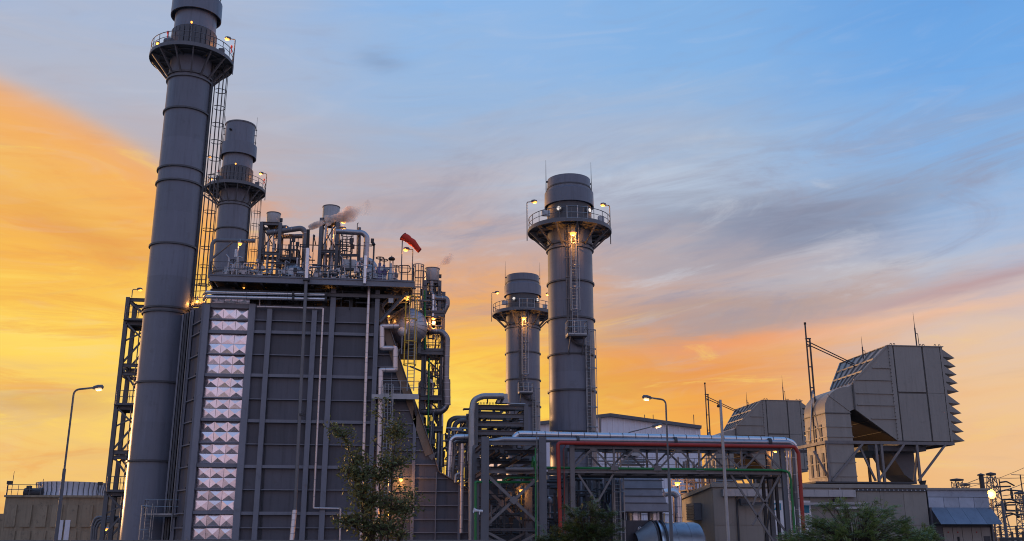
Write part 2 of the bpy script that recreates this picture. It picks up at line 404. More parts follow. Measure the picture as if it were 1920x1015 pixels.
warm_lamp = mat('warm_lamp', (0.9, 0.7, 0.5), 0.3, emit=(1.0, 0.55, 0.20, 1.0), var=0.0)
white_lamp = mat('white_lamp', (0.9, 0.85, 0.8), 0.3, emit=(1.0, 0.86, 0.70, 0.7), var=0.0)
star_lamp = mat('bright_lamp', (0.9, 0.8, 0.6), 0.3, emit=(1.0, 0.62, 0.22, 8.0), var=0.0)
beacon_m = mat('red_beacon', (0.7, 0.05, 0.02), 0.3, emit=(1.0, 0.06, 0.02, 0.25), var=0.0)
AMBER = (1.0, 0.40, 0.09)

def lamp_light(loc, watts, parent=None, col=AMBER, r=0.12):
    d = bpy.data.lights.new('lamp_light', 'POINT'); d.energy = watts; d.color = col; d.shadow_soft_size = r
    o = bpy.data.objects.new('lamp_light', d); COL.objects.link(o)
    o.location = Vector(loc) - origin(parent)
    if parent: o.parent = parent
    return o

# ------------------------------------------------------------------ shared assemblies
def railing(mb, pts, h=1.1, step=1.5, r=0.024, toe=True, closed=False):
    pts = [Vector(p) for p in pts]
    segs = list(zip(pts, pts[1:] + ([pts[0]] if closed else [])))[: len(pts) if closed else len(pts) - 1]
    for k in (1.0, 0.55):
        for a, b in segs: mb.tube([a + Vector((0, 0, h * k)), b + Vector((0, 0, h * k))], r, 6)
    for a, b in segs:
        n = max(1, int(round((b - a).length / step)))
        for i in range(n + 1):
            p = a.lerp(b, i / n); mb.tube([p, p + Vector((0, 0, h))], r, 6)
        if toe: mb.beam(a + Vector((0, 0, 0.06)), b + Vector((0, 0, 0.06)), 0.015, 0.12)
    return mb

def cage_ladder(parent, p, z0, z1, out, width=0.5, cage_from=2.3, depth=0.75, m=None, mc=None, hoop=1.3, rr=0.022, verts=5):
    """vertical ladder at p (x, y), rungs facing 'out' (unit 2d vector)"""
    m = m or galv; mc = mc or galv
    o = Vector((out[0], out[1], 0)).normalized(); sd_ = Vector((-o.y, o.x, 0)); b = Vector((p[0], p[1], 0))
    mb = MB()
    for s_ in (-1, 1): mb.tube([b + sd_ * s_ * width / 2 + Vector((0, 0, z0)), b + sd_ * s_ * width / 2 + Vector((0, 0, z1 + 0.9))], rr * 1.3, 6)
    z = z0 + 0.15
    while z < z1: mb.tube([b + sd_ * -width / 2 + Vector((0, 0, z)), b + sd_ * width / 2 + Vector((0, 0, z))], rr * 0.8, 5); z += 0.3
    lad = mb.build('ladder', m, parent)
    cg = MB(); zc = z0 + cage_from
    if zc < z1:
        n = max(1, int((z1 - zc) / hoop)); rad = depth / 2 + 0.05
        arc = lambda t, zz: b + o * (rad + rad * math.cos(t)) + sd_ * rad * 0.95 * math.sin(t) + Vector((0, 0, zz))
        for i in range(n + 1):
            zz = zc + (z1 + 0.7 - zc) * i / n
            cg.tube([arc(-2.5 + 5.0 * k / 12, zz) for k in range(13)], rr * 1.25, 6)
        for k in range(verts):
            t = -1.9 + 3.8 * k / (verts - 1)
            cg.tube([arc(t, zc), arc(t, z1 + 0.7)], rr, 5)
        cg.build('safety_cage', mc, lad)
    return lad

def lamp_post(parent, base, h, arm, lamp=amber, r=0.035, head=0.45, watts=0, tilt=0.12, name='lamp_post'):
    base = Vector(base); arm = Vector(arm)
    top = base + Vector((0, 0, h)); end = top + arm
    o = MB().tube([base, top, end], r, 8, bend=min(0.15, arm.length * 0.4)).build(name, steel, parent)
    d = arm.normalized()
    e2 = end + d * head
    hd = MB().lathe([(0.02, 0), (head * 0.26, head * 0.15), (head * 0.32, head * 0.6), (head * 0.2, head * 0.95), (0.02, head)], end + Vector((0, 0, 0.03)), d, 10)
    hd.build('lamp_head', steel, o)
    c = end + d * head * 0.58 + Vector((0, 0, -0.035))
    MB().lathe([(0.01, -head * 0.38), (head * 0.24, -head * 0.2), (head * 0.30, head * 0.1), (head * 0.2, head * 0.34), (0.01, head * 0.40)], c, d, 10).build('lamp_glass', lamp, o)
    if watts: lamp_light(c + Vector((0, 0, -head * 0.6)), watts, o)
    return o

def bulkhead_lamp(parent, c, r=0.14, lamp=amber, watts=0, shade=True, name='lamp'):
    c = Vector(c)
    o = MB().lathe([(0.03, 0.35), (0.05, 0.12), (r * 1.5, 0.0), (r * 1.5, -0.02), (0.04, 0.05)], c, (0, 0, 1), 12).build(name, galv, parent)
    MB().lathe([(0.01, 0.02), (r, 0.0), (r * 1.05, -r * 0.5), (r * 0.6, -r * 1.1), (0.01, -r * 1.3)], c + Vector((0, 0, -0.02)), (0, 0, 1), 10).build('lamp_glass', lamp, o)
    if watts: lamp_light(c + Vector((0, 0, -r * 2.2)), watts, o, r=0.08)
    return o

# ------------------------------------------------------------------ ground
g = MB().add([(-2500, -200, 0), (2500, -200, 0), (2500, 4000, 0), (-2500, 4000, 0)], [(0, 1, 2, 3)]).build('ground', ground_m, None, smooth=False); g['kind'] = 'structure'
g = MB().add([(-300, 20, 0.006), (300, 20, 0.006), (300, 56, 0.006), (-300, 56, 0.006)], [(0, 1, 2, 3)]).build('road', asphalt, None, smooth=False); g['kind'] = 'structure'

# ------------------------------------------------------------------ chimney stacks
def ring(mb, X, Y, r, z, h=0.16, out=0.13, seg=56):
    mb.lathe([(r - 0.02, z - h / 2), (r + out, z - h / 2), (r + out, z + h / 2), (r - 0.02, z + h / 2)], (X, Y, 0), (0, 0, 1), seg)
def pol(X, Y, r, a, z):           # a in degrees: 0 = +X, -90 = towards the viewer
    return Vector((X + r * math.cos(R(a)), Y + r * math.sin(R(a)), z))

def platform(s, X, Y, r, R2, z, brz, nbr, rail_gap=None):
    pf = MB().lathe([(r - 0.05, z - 0.16), (R2, z - 0.16), (R2, z), (r - 0.05, z)], (X, Y, 0), (0, 0, 1), 48).build('platform', grating, s)
    rimb = MB(); ring(rimb, X, Y, R2, z - 0.12, 0.3, 0.06, 48)
    for rr in (r + (R2 - r) * 0.55,): rimb.tube([pol(X, Y, rr, k * 360 / 40, z - 0.22) for k in range(40)], 0.06, 6, closed=True)
    for k in range(nbr): rimb.beam(pol(X, Y, r, k * 360 / nbr, z - 0.24), pol(X, Y, R2, k * 360 / nbr, z - 0.24), 0.1, 0.18)
    rimb.build('rim_channel', steel, pf)
    for k in range(nbr):
        a = (k + 0.0) * 360 / nbr
        MB().ibeam(pol(X, Y, r + 0.05, a, brz), pol(X, Y, R2 - 0.12, a, z - 0.22), 0.13, 0.16).build('bracket', steel, s)
    rl = MB(); n = 32
    for h in (1.12, 0.62):
        rl.tube([pol(X, Y, R2 - 0.04, k * 360 / 64, z + h) for k in range(64)], 0.035 if h > 1 else 0.026, 6, closed=True)
    for k in range(22): rl.tube([pol(X, Y, R2 - 0.04, k * 360 / 22, z), pol(X, Y, R2 - 0.04, k * 360 / 22, z + 1.12)], 0.03, 6)
    rl.lathe([(R2 - 0.02, z), (R2 - 0.02, z + 0.14)], (X, Y, 0), (0, 0, 1), 48)
    rl.build('railing', galv if False else steel, s)

def main_stack(label, X, Y, bridge=False):
    r = 1.92; s = thing('chimney_stack', label, 'chimney stack', (X, Y, 0), 'chimney stacks')
    cz = [0, 4.2, 7.65, 10.8, 14.1, 17.2, 20.3, 23.2, 26.1, 29.0, 31.9, 33.2, 36.0, 38.8, 42.15]
    for za, zb in zip(cz, cz[1:]): MB().lathe([(r, za), (r, zb)], (X, Y, 0), (0, 0, 1), 72).build('shell_course', stack_paint, s)
    MB().lathe([(r, 42.15), (r - 0.04, 43.9), (r - 0.06, 53.3), (r - 0.14, 53.3), (r - 0.16, 47)], (X, Y, 0), (0, 0, 1), 72).build('shell_top', stack_paint, s)
    for z in (42.35, 41.95, 38.8, 33.2, 31.9, 26.1, 20.47, 20.12, 14.1, 7.65):
        m_ = MB(); ring(m_, X, Y, r, z, 0.15, 0.15); m_.build('stiffening_ring', stack_dark if z < 41 else steel, s)
    for z in (47.1, 36.0, 29.0, 23.2, 17.2, 10.8, 4.2):
        m_ = MB(); ring(m_, X, Y, r - 0.01, z, 0.03, 0.015); m_.build('weld_seam', stack_paint, s)
    m_ = MB().lathe([(r + 0.05, 50.35), (r + 0.34, 50.35), (r + 0.36, 48.7), (r + 0.26, 48.7), (r + 0.24, 50.1), (r + 0.05, 50.1)], (X, Y, 0), (0, 0, 1), 64); m_.build('wind_collar', stack_paint, s)
    m_ = MB(); ring(m_, X, Y, r - 0.06, 53.2, 0.16, 0.07); m_.build('rim', steel, s)
    lv = MB()
    for k in range(26):
        a = k * 360 / 26; c = pol(X, Y, r + 0.06, a, 0); t = Vector((-math.sin(R(a)), math.cos(R(a)), 0)) * 0.2; o = (c - Vector((X, Y, 0))).normalized() * 0.05
        lv.slab([c - t + Vector((0, 0, 44.4)), c + t + Vector((0, 0, 44.4)), c + t + Vector((0, 0, 47.0)), c - t + Vector((0, 0, 47.0))], 0.05)
    lv.build('louvre_band', stack_dark, s)
    platform(s, X, Y, r, 3.68, 44.3, 42.2, 14)
    cage_ladder(s, pol(X, Y, r + 0.28, 8, 0)[:2], 21.5, 44.3, (math.cos(R(8)), math.sin(R(8))), 0.5, 1.5, 1.0, steel_dark, steel_dark, 1.6, 0.028, 7)
    cage_ladder(s, pol(X, Y, r + 0.24, -14, 0)[:2], 3.0, 21.0, (math.cos(R(-14)), math.sin(R(-14))), 0.45, 30, 0.9, steel_dark, steel_dark)
    cab = MB()
    for k in range(4): cab.tube([pol(X, Y, r + 0.12, 2 - 4 * k, 3), pol(X, Y, r + 0.12, 2 - 4 * k, 44)], 0.05, 6)
    cab.build('cable_riser', steel_dark, s)
    lamp_post(s, pol(X, Y, r + 0.25, -86, 44.3), 2.5, (0, -0.05, 0.1), amber, 0.045, 0.34)
    lamp_post(s, pol(X, Y, 3.82, -6, 43.0), 3.6, (-0.35, -0.05, 0), amber, 0.05, 0.6, watts=60)
    lamp_post(s, pol(X, Y, 3.35, -160, 44.3), 0.9, (0.1, -0.1, 0), amber, 0.04, 0.5, watts=40)
    m_ = MB().lathe([(0.05, 0), (0.04, 0.5), (0.09, 0.5), (0.1, 0.68), (0.06, 0.74), (0.01, 0.75)], pol(X, Y, 3.62, -10, 45.1), (0, 0, 1), 10); m_.build('warning_beacon', beacon_m, s)
    m_ = MB().lathe([(0.05, 0), (0.04, 1.6), (0.1, 1.6), (0.11, 1.78), (0.06, 1.85), (0.01, 1.86)], pol(X, Y, 2.6, -140, 44.5), (0, 0, 1), 10); m_.build('warning_beacon', beacon_m, s)
    m_ = MB().lathe([(0.02, 0), (0.45, 0.1), (0.5, 0.5), (0.42, 0.75), (0.02, 0.8)], pol(X, Y, 2.9, -135, 44.9), (0.9, -0.3, 0), 16); m_.build('fan_housing', steel, s)
    for a in (4, 176):
        m_ = MB().tube([pol(X, Y, r + 0.1, a, 50.6), pol(X, Y, r + 0.1, a, 54.6)], (0.045, 0.015), 6)
        for z in (51.0, 52.0, 52.8): m_.beam(pol(X, Y, r - 0.1, a, z), pol(X, Y, r + 0.2, a, z), 0.09, 0.09)
        m_.build('lightning_rod', steel_dark, s)
    MB().lathe([(0.14, 0), (0.14, 0.3)], pol(X, Y, r - 0.1, -118, 51.9), (pol(0, 0, 1, -118, 0.2)), 10, cap=True).build('sampling_port', black, s)
    MB().box(X + 2.6, X + 3.1, Y - 1.6, Y - 1.2, 44.4, 45.0).build('junction_box', steel, s)
    if bridge:
        b0 = MB().box(X - 5.4, X - 3.2, Y - 1.2, Y + 0.4, 44.05, 44.25).build('side_platform', grating, s)
        railing(MB(), [(X - 3.4, Y - 1.2, 44.25), (X - 5.4, Y - 1.2, 44.25), (X - 5.4, Y + 0.4, 44.25)], 1.1, 0.9, 0.03).build('railing', steel, b0)
        MB().ibeam((X - 1.9, Y - 0.8, 42.0), (X - 5.0, Y - 0.8, 44.0), 0.14, 0.18).build('bracket', steel, s)
        lamp_post(s, (X - 5.0, Y - 1.1, 44.3), 1.7, (0.3, 0, 0), amber, 0.04, 0.5)
        lamp_post(s, (X - 3.9, Y - 1.1, 45.2), 3.1, (0.3, 0, 0), amber, 0.04, 0.5)
    return s
STK = main_stack('tallest grey chimney stack, its top cut off by the upper edge of the picture', -18.95, 84.0)
# base platform and ladder at the foot of the near chimney
bp = MB().box(-18.4, -15.6, 80.4, 82.0, 3.2, 3.34); bp = bp.build('base_platform', grating, STK)
railing(MB(), [(-18.4, 81.5, 3.34), (-18.4, 80.4, 3.34), (-15.6, 80.4, 3.34), (-15.6, 81.6, 3.34)], 1.15, 0.9).build('railing', galv, bp)
cage_ladder(STK, (-18.0, 80.2), 0.1, 3.3, (0, -1), 0.45, 0.3, 0.9, galv, galv, 1.2)
main_stack('grey chimney stack standing behind the boiler, shorter looking, its whole top in view', -19.95, 119.0, True)

def bypass_stack(label, X, Y, r):
    s = thing('chimney_stack', label, 'chimney stack', (X, Y, 0), 'chimney stacks')
    cz = [0, 3.4, 6.6, 10.5, 12.3, 14.1, 15.7, 17.3, 19.0, 20.6, 22.3, 24.0, 25.8, 27.4]
    for za, zb in zip(cz, cz[1:]): MB().lathe([(r, za), (r, zb)], (X, Y, 0), (0, 0, 1), 72).build('shell_course', stack_paint, s)
    MB().lathe([(r, 27.4), (r - 0.03, 34.2), (r - 0.12, 34.2), (r - 0.14, 30)], (X, Y, 0), (0, 0, 1), 72).build('shell_top', stack_paint, s)
    for z in (27.62, 27.2, 24.0, 20.6, 17.3, 14.1, 10.5, 6.6):
        m_ = MB(); ring(m_, X, Y, r, z, 0.14, 0.15); m_.build('stiffening_ring', stack_dark if z < 27 else steel, s)
    for z in (33.3,):
        m_ = MB(); ring(m_, X, Y, r - 0.03, z, 0.12, 0.05); m_.build('groove_ring', stack_dark, s)
    for z in (25.8, 22.3, 19.0, 15.7, 12.3):
        m_ = MB(); ring(m_, X, Y, r - 0.01, z, 0.03, 0.015); m_.build('weld_seam', stack_paint, s)
    MB().lathe([(r, 33.0), (r + 0.24, 32.85), (r + 0.26, 31.5), (r + 0.16, 31.5), (r + 0.12, 32.7), (r, 32.8)], (X, Y, 0), (0, 0, 1), 64).build('wind_collar', stack_paint, s)
    m_ = MB().lathe([(r + 0.02, 29.3), (r + 0.02, 31.4)], (X, Y, 0), (0, 0, 1), 64); m_.build('dark_band', stack_dark, s)
    platform(s, X, Y, r, 3.85, 29.2, 27.4, 12)
    g_ = MB()
    for h in (0.0, 0.55, 1.12): g_.tube([pol(X, Y, 3.9, -104 + k * 4, 29.2 + h) for k in range(8)], 0.03, 6)
    for a in (-104, -90, -76): g_.tube([pol(X, Y, 3.9, a, 29.2), pol(X, Y, 3.9, a, 30.4)], 0.035, 6)
    g_.build('ladder_gate', galv, s)
    for a in (-125, -48):
        o = MB().lathe([(0.03, 0), (0.24, 0.08), (0.30, 0.3), (0.3, 0.34)], pol(X, Y, r - 0.02, a, 30.75), pol(0, 0, 1, a, 0), 18).build('floodlight', galv, s)
        MB().lathe([(0.01, 0.335), (0.19, 0.33), (0.19, 0.35), (0.01, 0.38)], pol(X, Y, r - 0.02, a, 30.75), pol(0, 0, 1, a, 0), 16).build('lens', white_lamp, o)
    for a, sx in ((180, 1), (0, -1)):
        lamp_post(s, pol(X, Y, 3.98, a - sx * 4, 28.2), 3.8, (sx * 0.35, -0.1, 0), amber, 0.045, 0.6, watts=60)
        MB().tube([pol(X, Y, r + 0.12, a, 31.5), pol(X, Y, r + 0.12, a, 36.2)], (0.06, 0.012), 6).build('lightning_rod', steel_dark, s)
        for z in (33.0, 34.0): MB().box(X + math.copysign(r - 0.05, -sx) - 0.16, X + math.copysign(r - 0.05, -sx) + 0.16, Y - 0.1, Y + 0.1, z - 0.05, z + 0.05).build('rod_clamp', steel_dark, s)
    MB().box(X - 2.95, X - 2.2, Y - 2.2, Y - 1.9, 29.9, 30.4).build('junction_box', galv, s)
    MB().box(X + 2.3, X + 2.85, Y - 2.1, Y - 1.8, 29.6, 30.1).build('junction_box', galv, s)
    # upper caged ladder in front, rest platform, lower ladder at the right
    al = -92; d = pol(0, 0, 1, al, 0)
    cage_ladder(s, pol(X, Y, r + 0.22, al, 0)[:2], 19.0, 28.4, (d.x, d.y), 0.5, 2.0, 0.8, galv, galv, 1.5, 0.026)
    c = pol(X, Y, r + 0.6, al, 18.55)
    rp = MB().box(c.x - 0.85, c.x + 0.85, c.y - 0.75, c.y + 0.5, c.z, c.z + 0.14).build('rest_platform', grating, s)
    railing(MB(), [(c.x - 0.85, c.y + 0.4, c.z + .14), (c.x - 0.85, c.y - 0.75, c.z + .14), (c.x + 0.85, c.y - 0.75, c.z + .14), (c.x + 0.85, c.y + 0.4, c.z + .14)], 1.2, 0.55, 0.032).build('railing', galv, rp)
    for sx in (-0.6, 0.6): MB().beam((c.x + sx, c.y + 0.6, c.z - 1.4), (c.x + sx, c.y - 0.6, c.z), 0.09).build('bracket', steel, s)
    al = -62; d = pol(0, 0, 1, al, 0)
    cage_ladder(s, pol(X, Y, r + 0.22, al, 0)[:2], 2.0, 18.6, (d.x, d.y), 0.5, 2.0, 0.8, galv, galv, 1.5, 0.026)
    ct = MB()
    for k in range(4): ct.tube([pol(X, Y, r + 0.13, -110 + 3.6 * k, 19.2), pol(X, Y, r + 0.13, -110 + 3.6 * k, 28.4)], 0.045, 6)
    for z in (20.3, 22.2, 24.2, 26.0): ct.beam(pol(X, Y, r + 0.18, -113, z), pol(X, Y, r + 0.18, -96, z), 0.08, 0.08)
    ct.build('cable_tray', steel_warm, s)
    MB().tube([pol(X, Y, r + 0.3, -104, 19.6), pol(X, Y, r + 0.3, -104, 18.6), pol(X, Y, r + 0.3, -90, 18.1), pol(X, Y, r + 0.3, -70, 17.9)], 0.14, 8, bend=0.4).build('cable_elbow', stack_dark, s)
    ct = MB()
    for k in range(4): ct.tube([pol(X, Y, r + 0.12, -64 + 3.4 * k, 2), pol(X, Y, r + 0.12, -64 + 3.4 * k, 18)], 0.06, 6)
    ct.build('conduit_riser', steel, s)
    bulkhead_lamp(s, pol(X, Y, r + 1.3, -96, 28.0), 0.24, amber, watts=200)
    return s
bypass_stack('grey chimney stack in the middle of the picture with ladder and lit lamps', 16.48, 84.0, 2.06)
bypass_stack('smaller looking grey chimney stack left of and behind the middle one', 17.05, 119.0, 2.15)

# ------------------------------------------------------------------ pipes
def pipe(label, pts, r, m, bend=0.0, seams=0.0, name='pipe', flanges=(), group=None, seg=12, seam_m=None):
    """pts are world points or (px, py, Y) sights"""
    w_ = [p if isinstance(p, Vector) else P(*p) for p in pts]
    if not seams and not flanges:
        return single(MB().tube(w_, r, seg, bend=bend), name, m, label, 'pipe', group)
    base = min(w_, key=lambda v: v.z).copy()
    t = thing(name, label, 'pipe', base, group)
    MB().tube(w_, r, seg, bend=bend).build('pipe_run', m, t)
    if seams:
        path = fillet(w_, bend); sb = MB(); acc = 0.0; nxt = seams * 0.5
        for a, b in zip(path, path[1:]):
            L = (b - a).length
            while L > 1e-6 and acc + L > nxt:
                p = a.lerp(b, (nxt - acc) / L); d = (b - a).normalized()
                sb.lathe([(r * 0.96, -0.025), (r * 1.045 + 0.006, -0.025), (r * 1.045 + 0.006, 0.025), (r * 0.96, 0.025)], p, d, seg); nxt += seams
            acc += L
        if sb.v: sb.build('jacket_seams', seam_m or dull_pipe, t)['kind'] = 'stuff'
    for i, f in enumerate(flanges):
        p = f if isinstance(f, Vector) else P(*f[:3]); d = Vector(f[3]) if not isinstance(f, Vector) and len(f) > 3 else Vector((0, 0, 1))
        MB().lathe([(r * 0.9, -0.09), (r * 1.7, -0.09), (r * 1.7, 0.09), (r * 0.9, 0.09)], p, d, 14).build('flange', steel_dark, t)
    return t

# ------------------------------------------------------------------ boiler
YW = 78.0
B = thing('boiler', 'large dark grey boiler house with ribbed walls and a strip of silver panels', 'boiler', (-8, 84, 0))
X0, X1 = PX(372, 705, 77.6), PX(706.5, 705, 77.6)
zt = PZ(530, 572, YW)
MB().box(X0 + 0.1, X1 - 0.1, YW + 0.06, 90.5, 0, zt).build('casing', stack_dark, B)
rows = [PZ(530, y, YW) for y in (572, 603, 625, 667, 706, 750, 791, 834, 876, 919, 963, 990)] + [0.9, 0.05]
cols = [(372, 383), (457.5, 470), (493, 502.5), (578.5, 588), (612.5, 622.5), (698, 706.5)]
cx = [(PX(a, 705, 77.62), PX(b, 705, 77.62)) for a, b in cols]
ctop = [PZ(378, 572, YW), PZ(463, 572, YW), PZ(497, 581, YW), PZ(583, 582, YW), 21.3, 21.3]
for (a, b), z in zip(cx, ctop):
    mb = MB()
    mb.box(a, b, 77.50, 77.54, 0, z); mb.box((a + b) / 2 - 0.02, (a + b) / 2 + 0.02, 77.54, 78.02, 0, z - 0.02); mb.box(a, b, 77.98, 78.03, 0, z - 0.01)
    mb.build('column', rib_paint, B)
for i in range(1, 5):
    xa, xb = cx[i][1] + 0.0, cx[i + 1][0]
    for k in range(len(rows) - 1):
        z1, z0 = rows[k] - 0.03, rows[k + 1] + 0.03
        MB().box(xa - 0.02, xb + 0.02, YW + random.uniform(-0.012, 0.004), YW + 0.05, z0, z1).build('wall_panel', wall_paint, B)
        big = k % 2 == 1
        mb = MB()
        if big:
            mb.box(xa, xb, 77.62, 78.0, rows[k + 1] + 0.09, rows[k + 1] + 0.12); mb.box(xa, xb, 77.62, 77.65, rows[k + 1] - 0.12, rows[k + 1] + 0.09)
            mb.box(xa, xb, 77.65, 78.0, rows[k + 1] - 0.12, rows[k + 1] - 0.09)
        else:
            mb.box(xa, xb, 77.70, 78.0, rows[k + 1] - 0.035, rows[k + 1] + 0.035)
        if k < len(rows) - 2: mb.build('stiffener', rib_paint, B)
# silver strip: cross-broken aluminium sheets, three across
sx0, sx1 = cx[0][1] + 0.03, cx[1][0] - 0.03
sb_ = [(554, 570, 1), (579, 598, 1), (601.5, 620, 1), (627, 663.5, 2), (666.5, 701.5, 2), (708, 745, 2), (748.5, 785, 2), (791, 829.5, 2), (833, 869.5, 2), (877, 916, 2), (919.5, 958, 2), (965, 987.5, 1), (990, 1012, 1), (1015, 1046, 2)]
zs_ = lambda y: PZ(420, y, YW)
for a, b, n in sb_:
    for k in range(n):
        y0 = a + (b - a) * k / n; y1 = a + (b - a) * (k + 1) / n
        for j in range(3):
            w3 = (sx1 - sx0) / 3; mb = MB()
            mb.pyramid(sx0 + w3 * j + 0.012, sx0 + w3 * (j + 1) - 0.012, max(0.05, zs_(y1)) + 0.012, zs_(y0) - 0.012, YW - 0.02, 0.072 + random.uniform(-0.032, 0.03))
            c = mb.v[4]; c.x += random.uniform(-0.05, 0.05); c.z += random.uniform(-0.06, 0.06)
            for q in range(4): mb.v[q].y += random.uniform(-0.022, 0.022)
            mb.build('silver_panel', silver, B, smooth=False)
for (a, b, n), (a2, b2, n2) in zip(sb_, sb_[1:]):
    mb = MB(); mb.box(sx0 - 0.03, sx1 + 0.03, 77.66 if a2 - b > 4 else 77.75, 78.0, zs_(a2) + 0.02, zs_(b) - 0.02); mb.build('cross_bar', rib_paint, B)
# outlet duct narrowing towards the chimney
xa = X0 + 0.05
pA, pB, pC = Vector((xa, 78.05, 0)), Vector((PX(352, 705, 81.0), 81.0, 0)), Vector((-17.3, 82.9, 0))
zc = zt + 0.0
mb = MB()
mb.add([(pA.x, pA.y, 0), (pB.x, pB.y, 0), (pC.x, pC.y, 0), (pC.x, 89, 0), (pA.x, 90, 0), (pA.x, pA.y, zc), (pB.x, pB.y, zc), (pC.x, pC.y, zc), (pC.x, 89, zc), (pA.x, 90, zc)],
       [(0, 1, 6, 5), (1, 2, 7, 6), (2, 3, 8, 7), (3, 4, 9, 8), (5, 6, 7, 8, 9)])
OD = mb.build('outlet_duct', wall_paint, B)
nrm = (pB - pA).cross(Vector((0, 0, 1))).normalized()
if nrm.y > 0: nrm = -nrm
for z in [r_ for r_ in rows[1:-1] if True]:
    MB().beam(pA.lerp(pB, 0.16) + nrm * 0.09 + Vector((0, 0, z)), pA.lerp(pB, 0.86) + nrm * 0.09 + Vector((0, 0, z)), 0.18, 0.09).build('stiffener', rib_paint, OD)
    MB().box(*(lambda c: (c.x - 0.09, c.x + 0.09, c.y - 0.09, c.y + 0.09, z + 0.04, z + 0.2))(pA.lerp(pB, 0.2) + nrm * 0.1)).build('lug', steel_dark, OD)
for t_, wd in ((0.93, 0.16), (0.08, 0.25)):
    c = pA.lerp(pB, t_) + nrm * 0.1
    MB().beam(c, c + Vector((0, 0, zc)), wd, 0.2, up=(0, 1, 0)).build('corner_post', rib_paint, OD)
for t_ in (0.12, 0.45, 0.7, 0.97):
    c = pB.lerp(pC, t_) + Vector((-0.05, -0.14, 0))
    MB().beam(c, c + Vector((0, 0, zc)), 0.14, 0.24, up=(0, 1, 0)).build('corner_post', rib_paint if t_ in (0.12, 0.97) else stack_dark, OD)
pipe('thin vertical drain pipe at the corner between chimney and boiler', [P(358, 585, 80.2), P(358, 585, 80.2) * 1.0 - Vector((0, 0, 17.5))], 0.07, pipe_grey)

# sloping inlet duct on the right of the boiler
YD = 78.35
lit_edge_tan = mat('amber_lit_tan', (0.24, 0.165, 0.115), 0.5, 0.1, 0.2, 1.0, streak=0.3, grime=0.3)  # amber light on the sloping edge put into this tan
poly = [(704, 548), (716, 575), (728, 612), (762, 715), (785, 776), (811, 851), (822, 886), (882, 921), (914, 942)]
pd = [(PX(x, y, YD), PZ(x, y, YD)) for x, y in poly]
pd = [(pd[0][0] - 0.3, 0.0)] + [(pd[0][0] - 0.3, pd[0][1])] + pd + [(pd[-1][0], 0.0)]
ID = MB().prism(pd, YD, 89.0).build('inlet_duct', wall_paint, B, smooth=False)
edge_pts = [P(x, y, YD - 0.02) for x, y in poly[1:]]
for a, b in zip(edge_pts, edge_pts[1:]):
    d = (b - a).normalized(); n2 = Vector((d.z, 0, -d.x)); n2 = n2 if n2.x > 0 else -n2
    MB().slab([a + Vector((0, -0.45, 0)) + n2 * 0.02, b + Vector((0, -0.45, 0)) + n2 * 0.02, b + Vector((0, 0.3, 0)) + n2 * 0.02, a + Vector((0, 0.3, 0)) + n2 * 0.02], 0.06).build('edge_flange', steel_warm, ID)
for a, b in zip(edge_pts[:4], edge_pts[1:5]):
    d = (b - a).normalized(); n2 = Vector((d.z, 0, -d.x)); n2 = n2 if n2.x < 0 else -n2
    MB().slab([a + Vector((0, -.22, 0)), b + Vector((0, -.22, 0)), b + n2 * .62 + Vector((0, -.22, 0)), a + n2 * .62 + Vector((0, -.22, 0))], 0.03).build('edge_plate', lit_edge_tan, ID)  # flat strip coloured as the amber-lit edge of the duct
def edge_x(z):
    for (xa_, za_), (xb_, zb_) in zip(pd[1:], pd[2:]):
        if za_ >= z >= zb_ and za_ > zb_: return xa_ + (xb_ - xa_) * (za_ - z) / (za_ - zb_)
    return pd[-1][0]
for y in (640, 668, 690, 712, 733, 752, 771, 796, 821, 846, 871.5, 897, 922, 948, 974, 999):
    z = PZ(800, y, YD); x1 = edge_x(z) - 0.05
    MB().box(cx[5][1], x1, YD - 0.2, YD, z - 0.035, z + 0.035).build('stiffener', rib_paint, ID)
for x, ya, wd in ((778, 770, 0.26), (861.5, 903, 0.22), (818, 886, 0.07), (735, 690, 0.07)):
    xx = PX(x, ya, YD); z1 = PZ(x, ya, YD)
    MB().box(xx - wd / 2, xx + wd / 2, YD - 0.24, YD - 0.14 if wd > 0.1 else YD - 0.002, 0, z1).build('post', rib_paint, ID)
for x, y in ((744, 659), (811, 853)):
    p = P(x, y, YD - 0.3)
    MB().prism([(p.x - 0.35, p.z - 0.1), (p.x + 0.35, p.z + 0.25), (p.x - 0.05, p.z - 0.45)], YD - 0.45, YD - 0.40).build('lifting_lug', steel_warm, ID)

# ---- steel between wall top and roof deck, deck, railing
ZT, ZB = 21.80, 21.30
DK = MB().box(PX(395, 522, 76.4), 1.95, 76.4, 91, ZT - 0.08, ZT).build('roof_deck', grating, B)
fb = MB()
fb.ibeam((PX(393, 522, 76.3), 76.3, (ZT + ZB) / 2), (2.0, 76.3, (ZT + ZB) / 2), 0.22, ZT - ZB).build('edge_beam', rib_paint, DK)
for k in range(9):
    x = -14.2 + k * 2.0; MB().ibeam((x, 76.4, ZB + 0.1), (x, 90.5, ZB + 0.1), 0.2, 0.36).build('cross_beam', steel_dark, DK)
for y in (79.5, 83): MB().ibeam((-14.3, y, ZB - 0.25), (1.9, y, ZB - 0.25), 0.22, 0.36).build('long_beam', steel_dark, DK)
MB().ibeam((-14.3, 77.4, 20.75), (1.5, 77.4, 20.75), 0.2, 0.3).build('long_beam', steel, DK)
MB().box(-14.2, -0.9, 80.6, 80.7, zt, ZB).build('penthouse_wall', stack_dark, B)
for k in range(7):
    x = cx[0][0] + 0.4 + k * 2.2; MB().box(x, x + 0.3, 78.2, 78.5, zt, ZB - 0.1).build('stub_column', steel_dark, B)
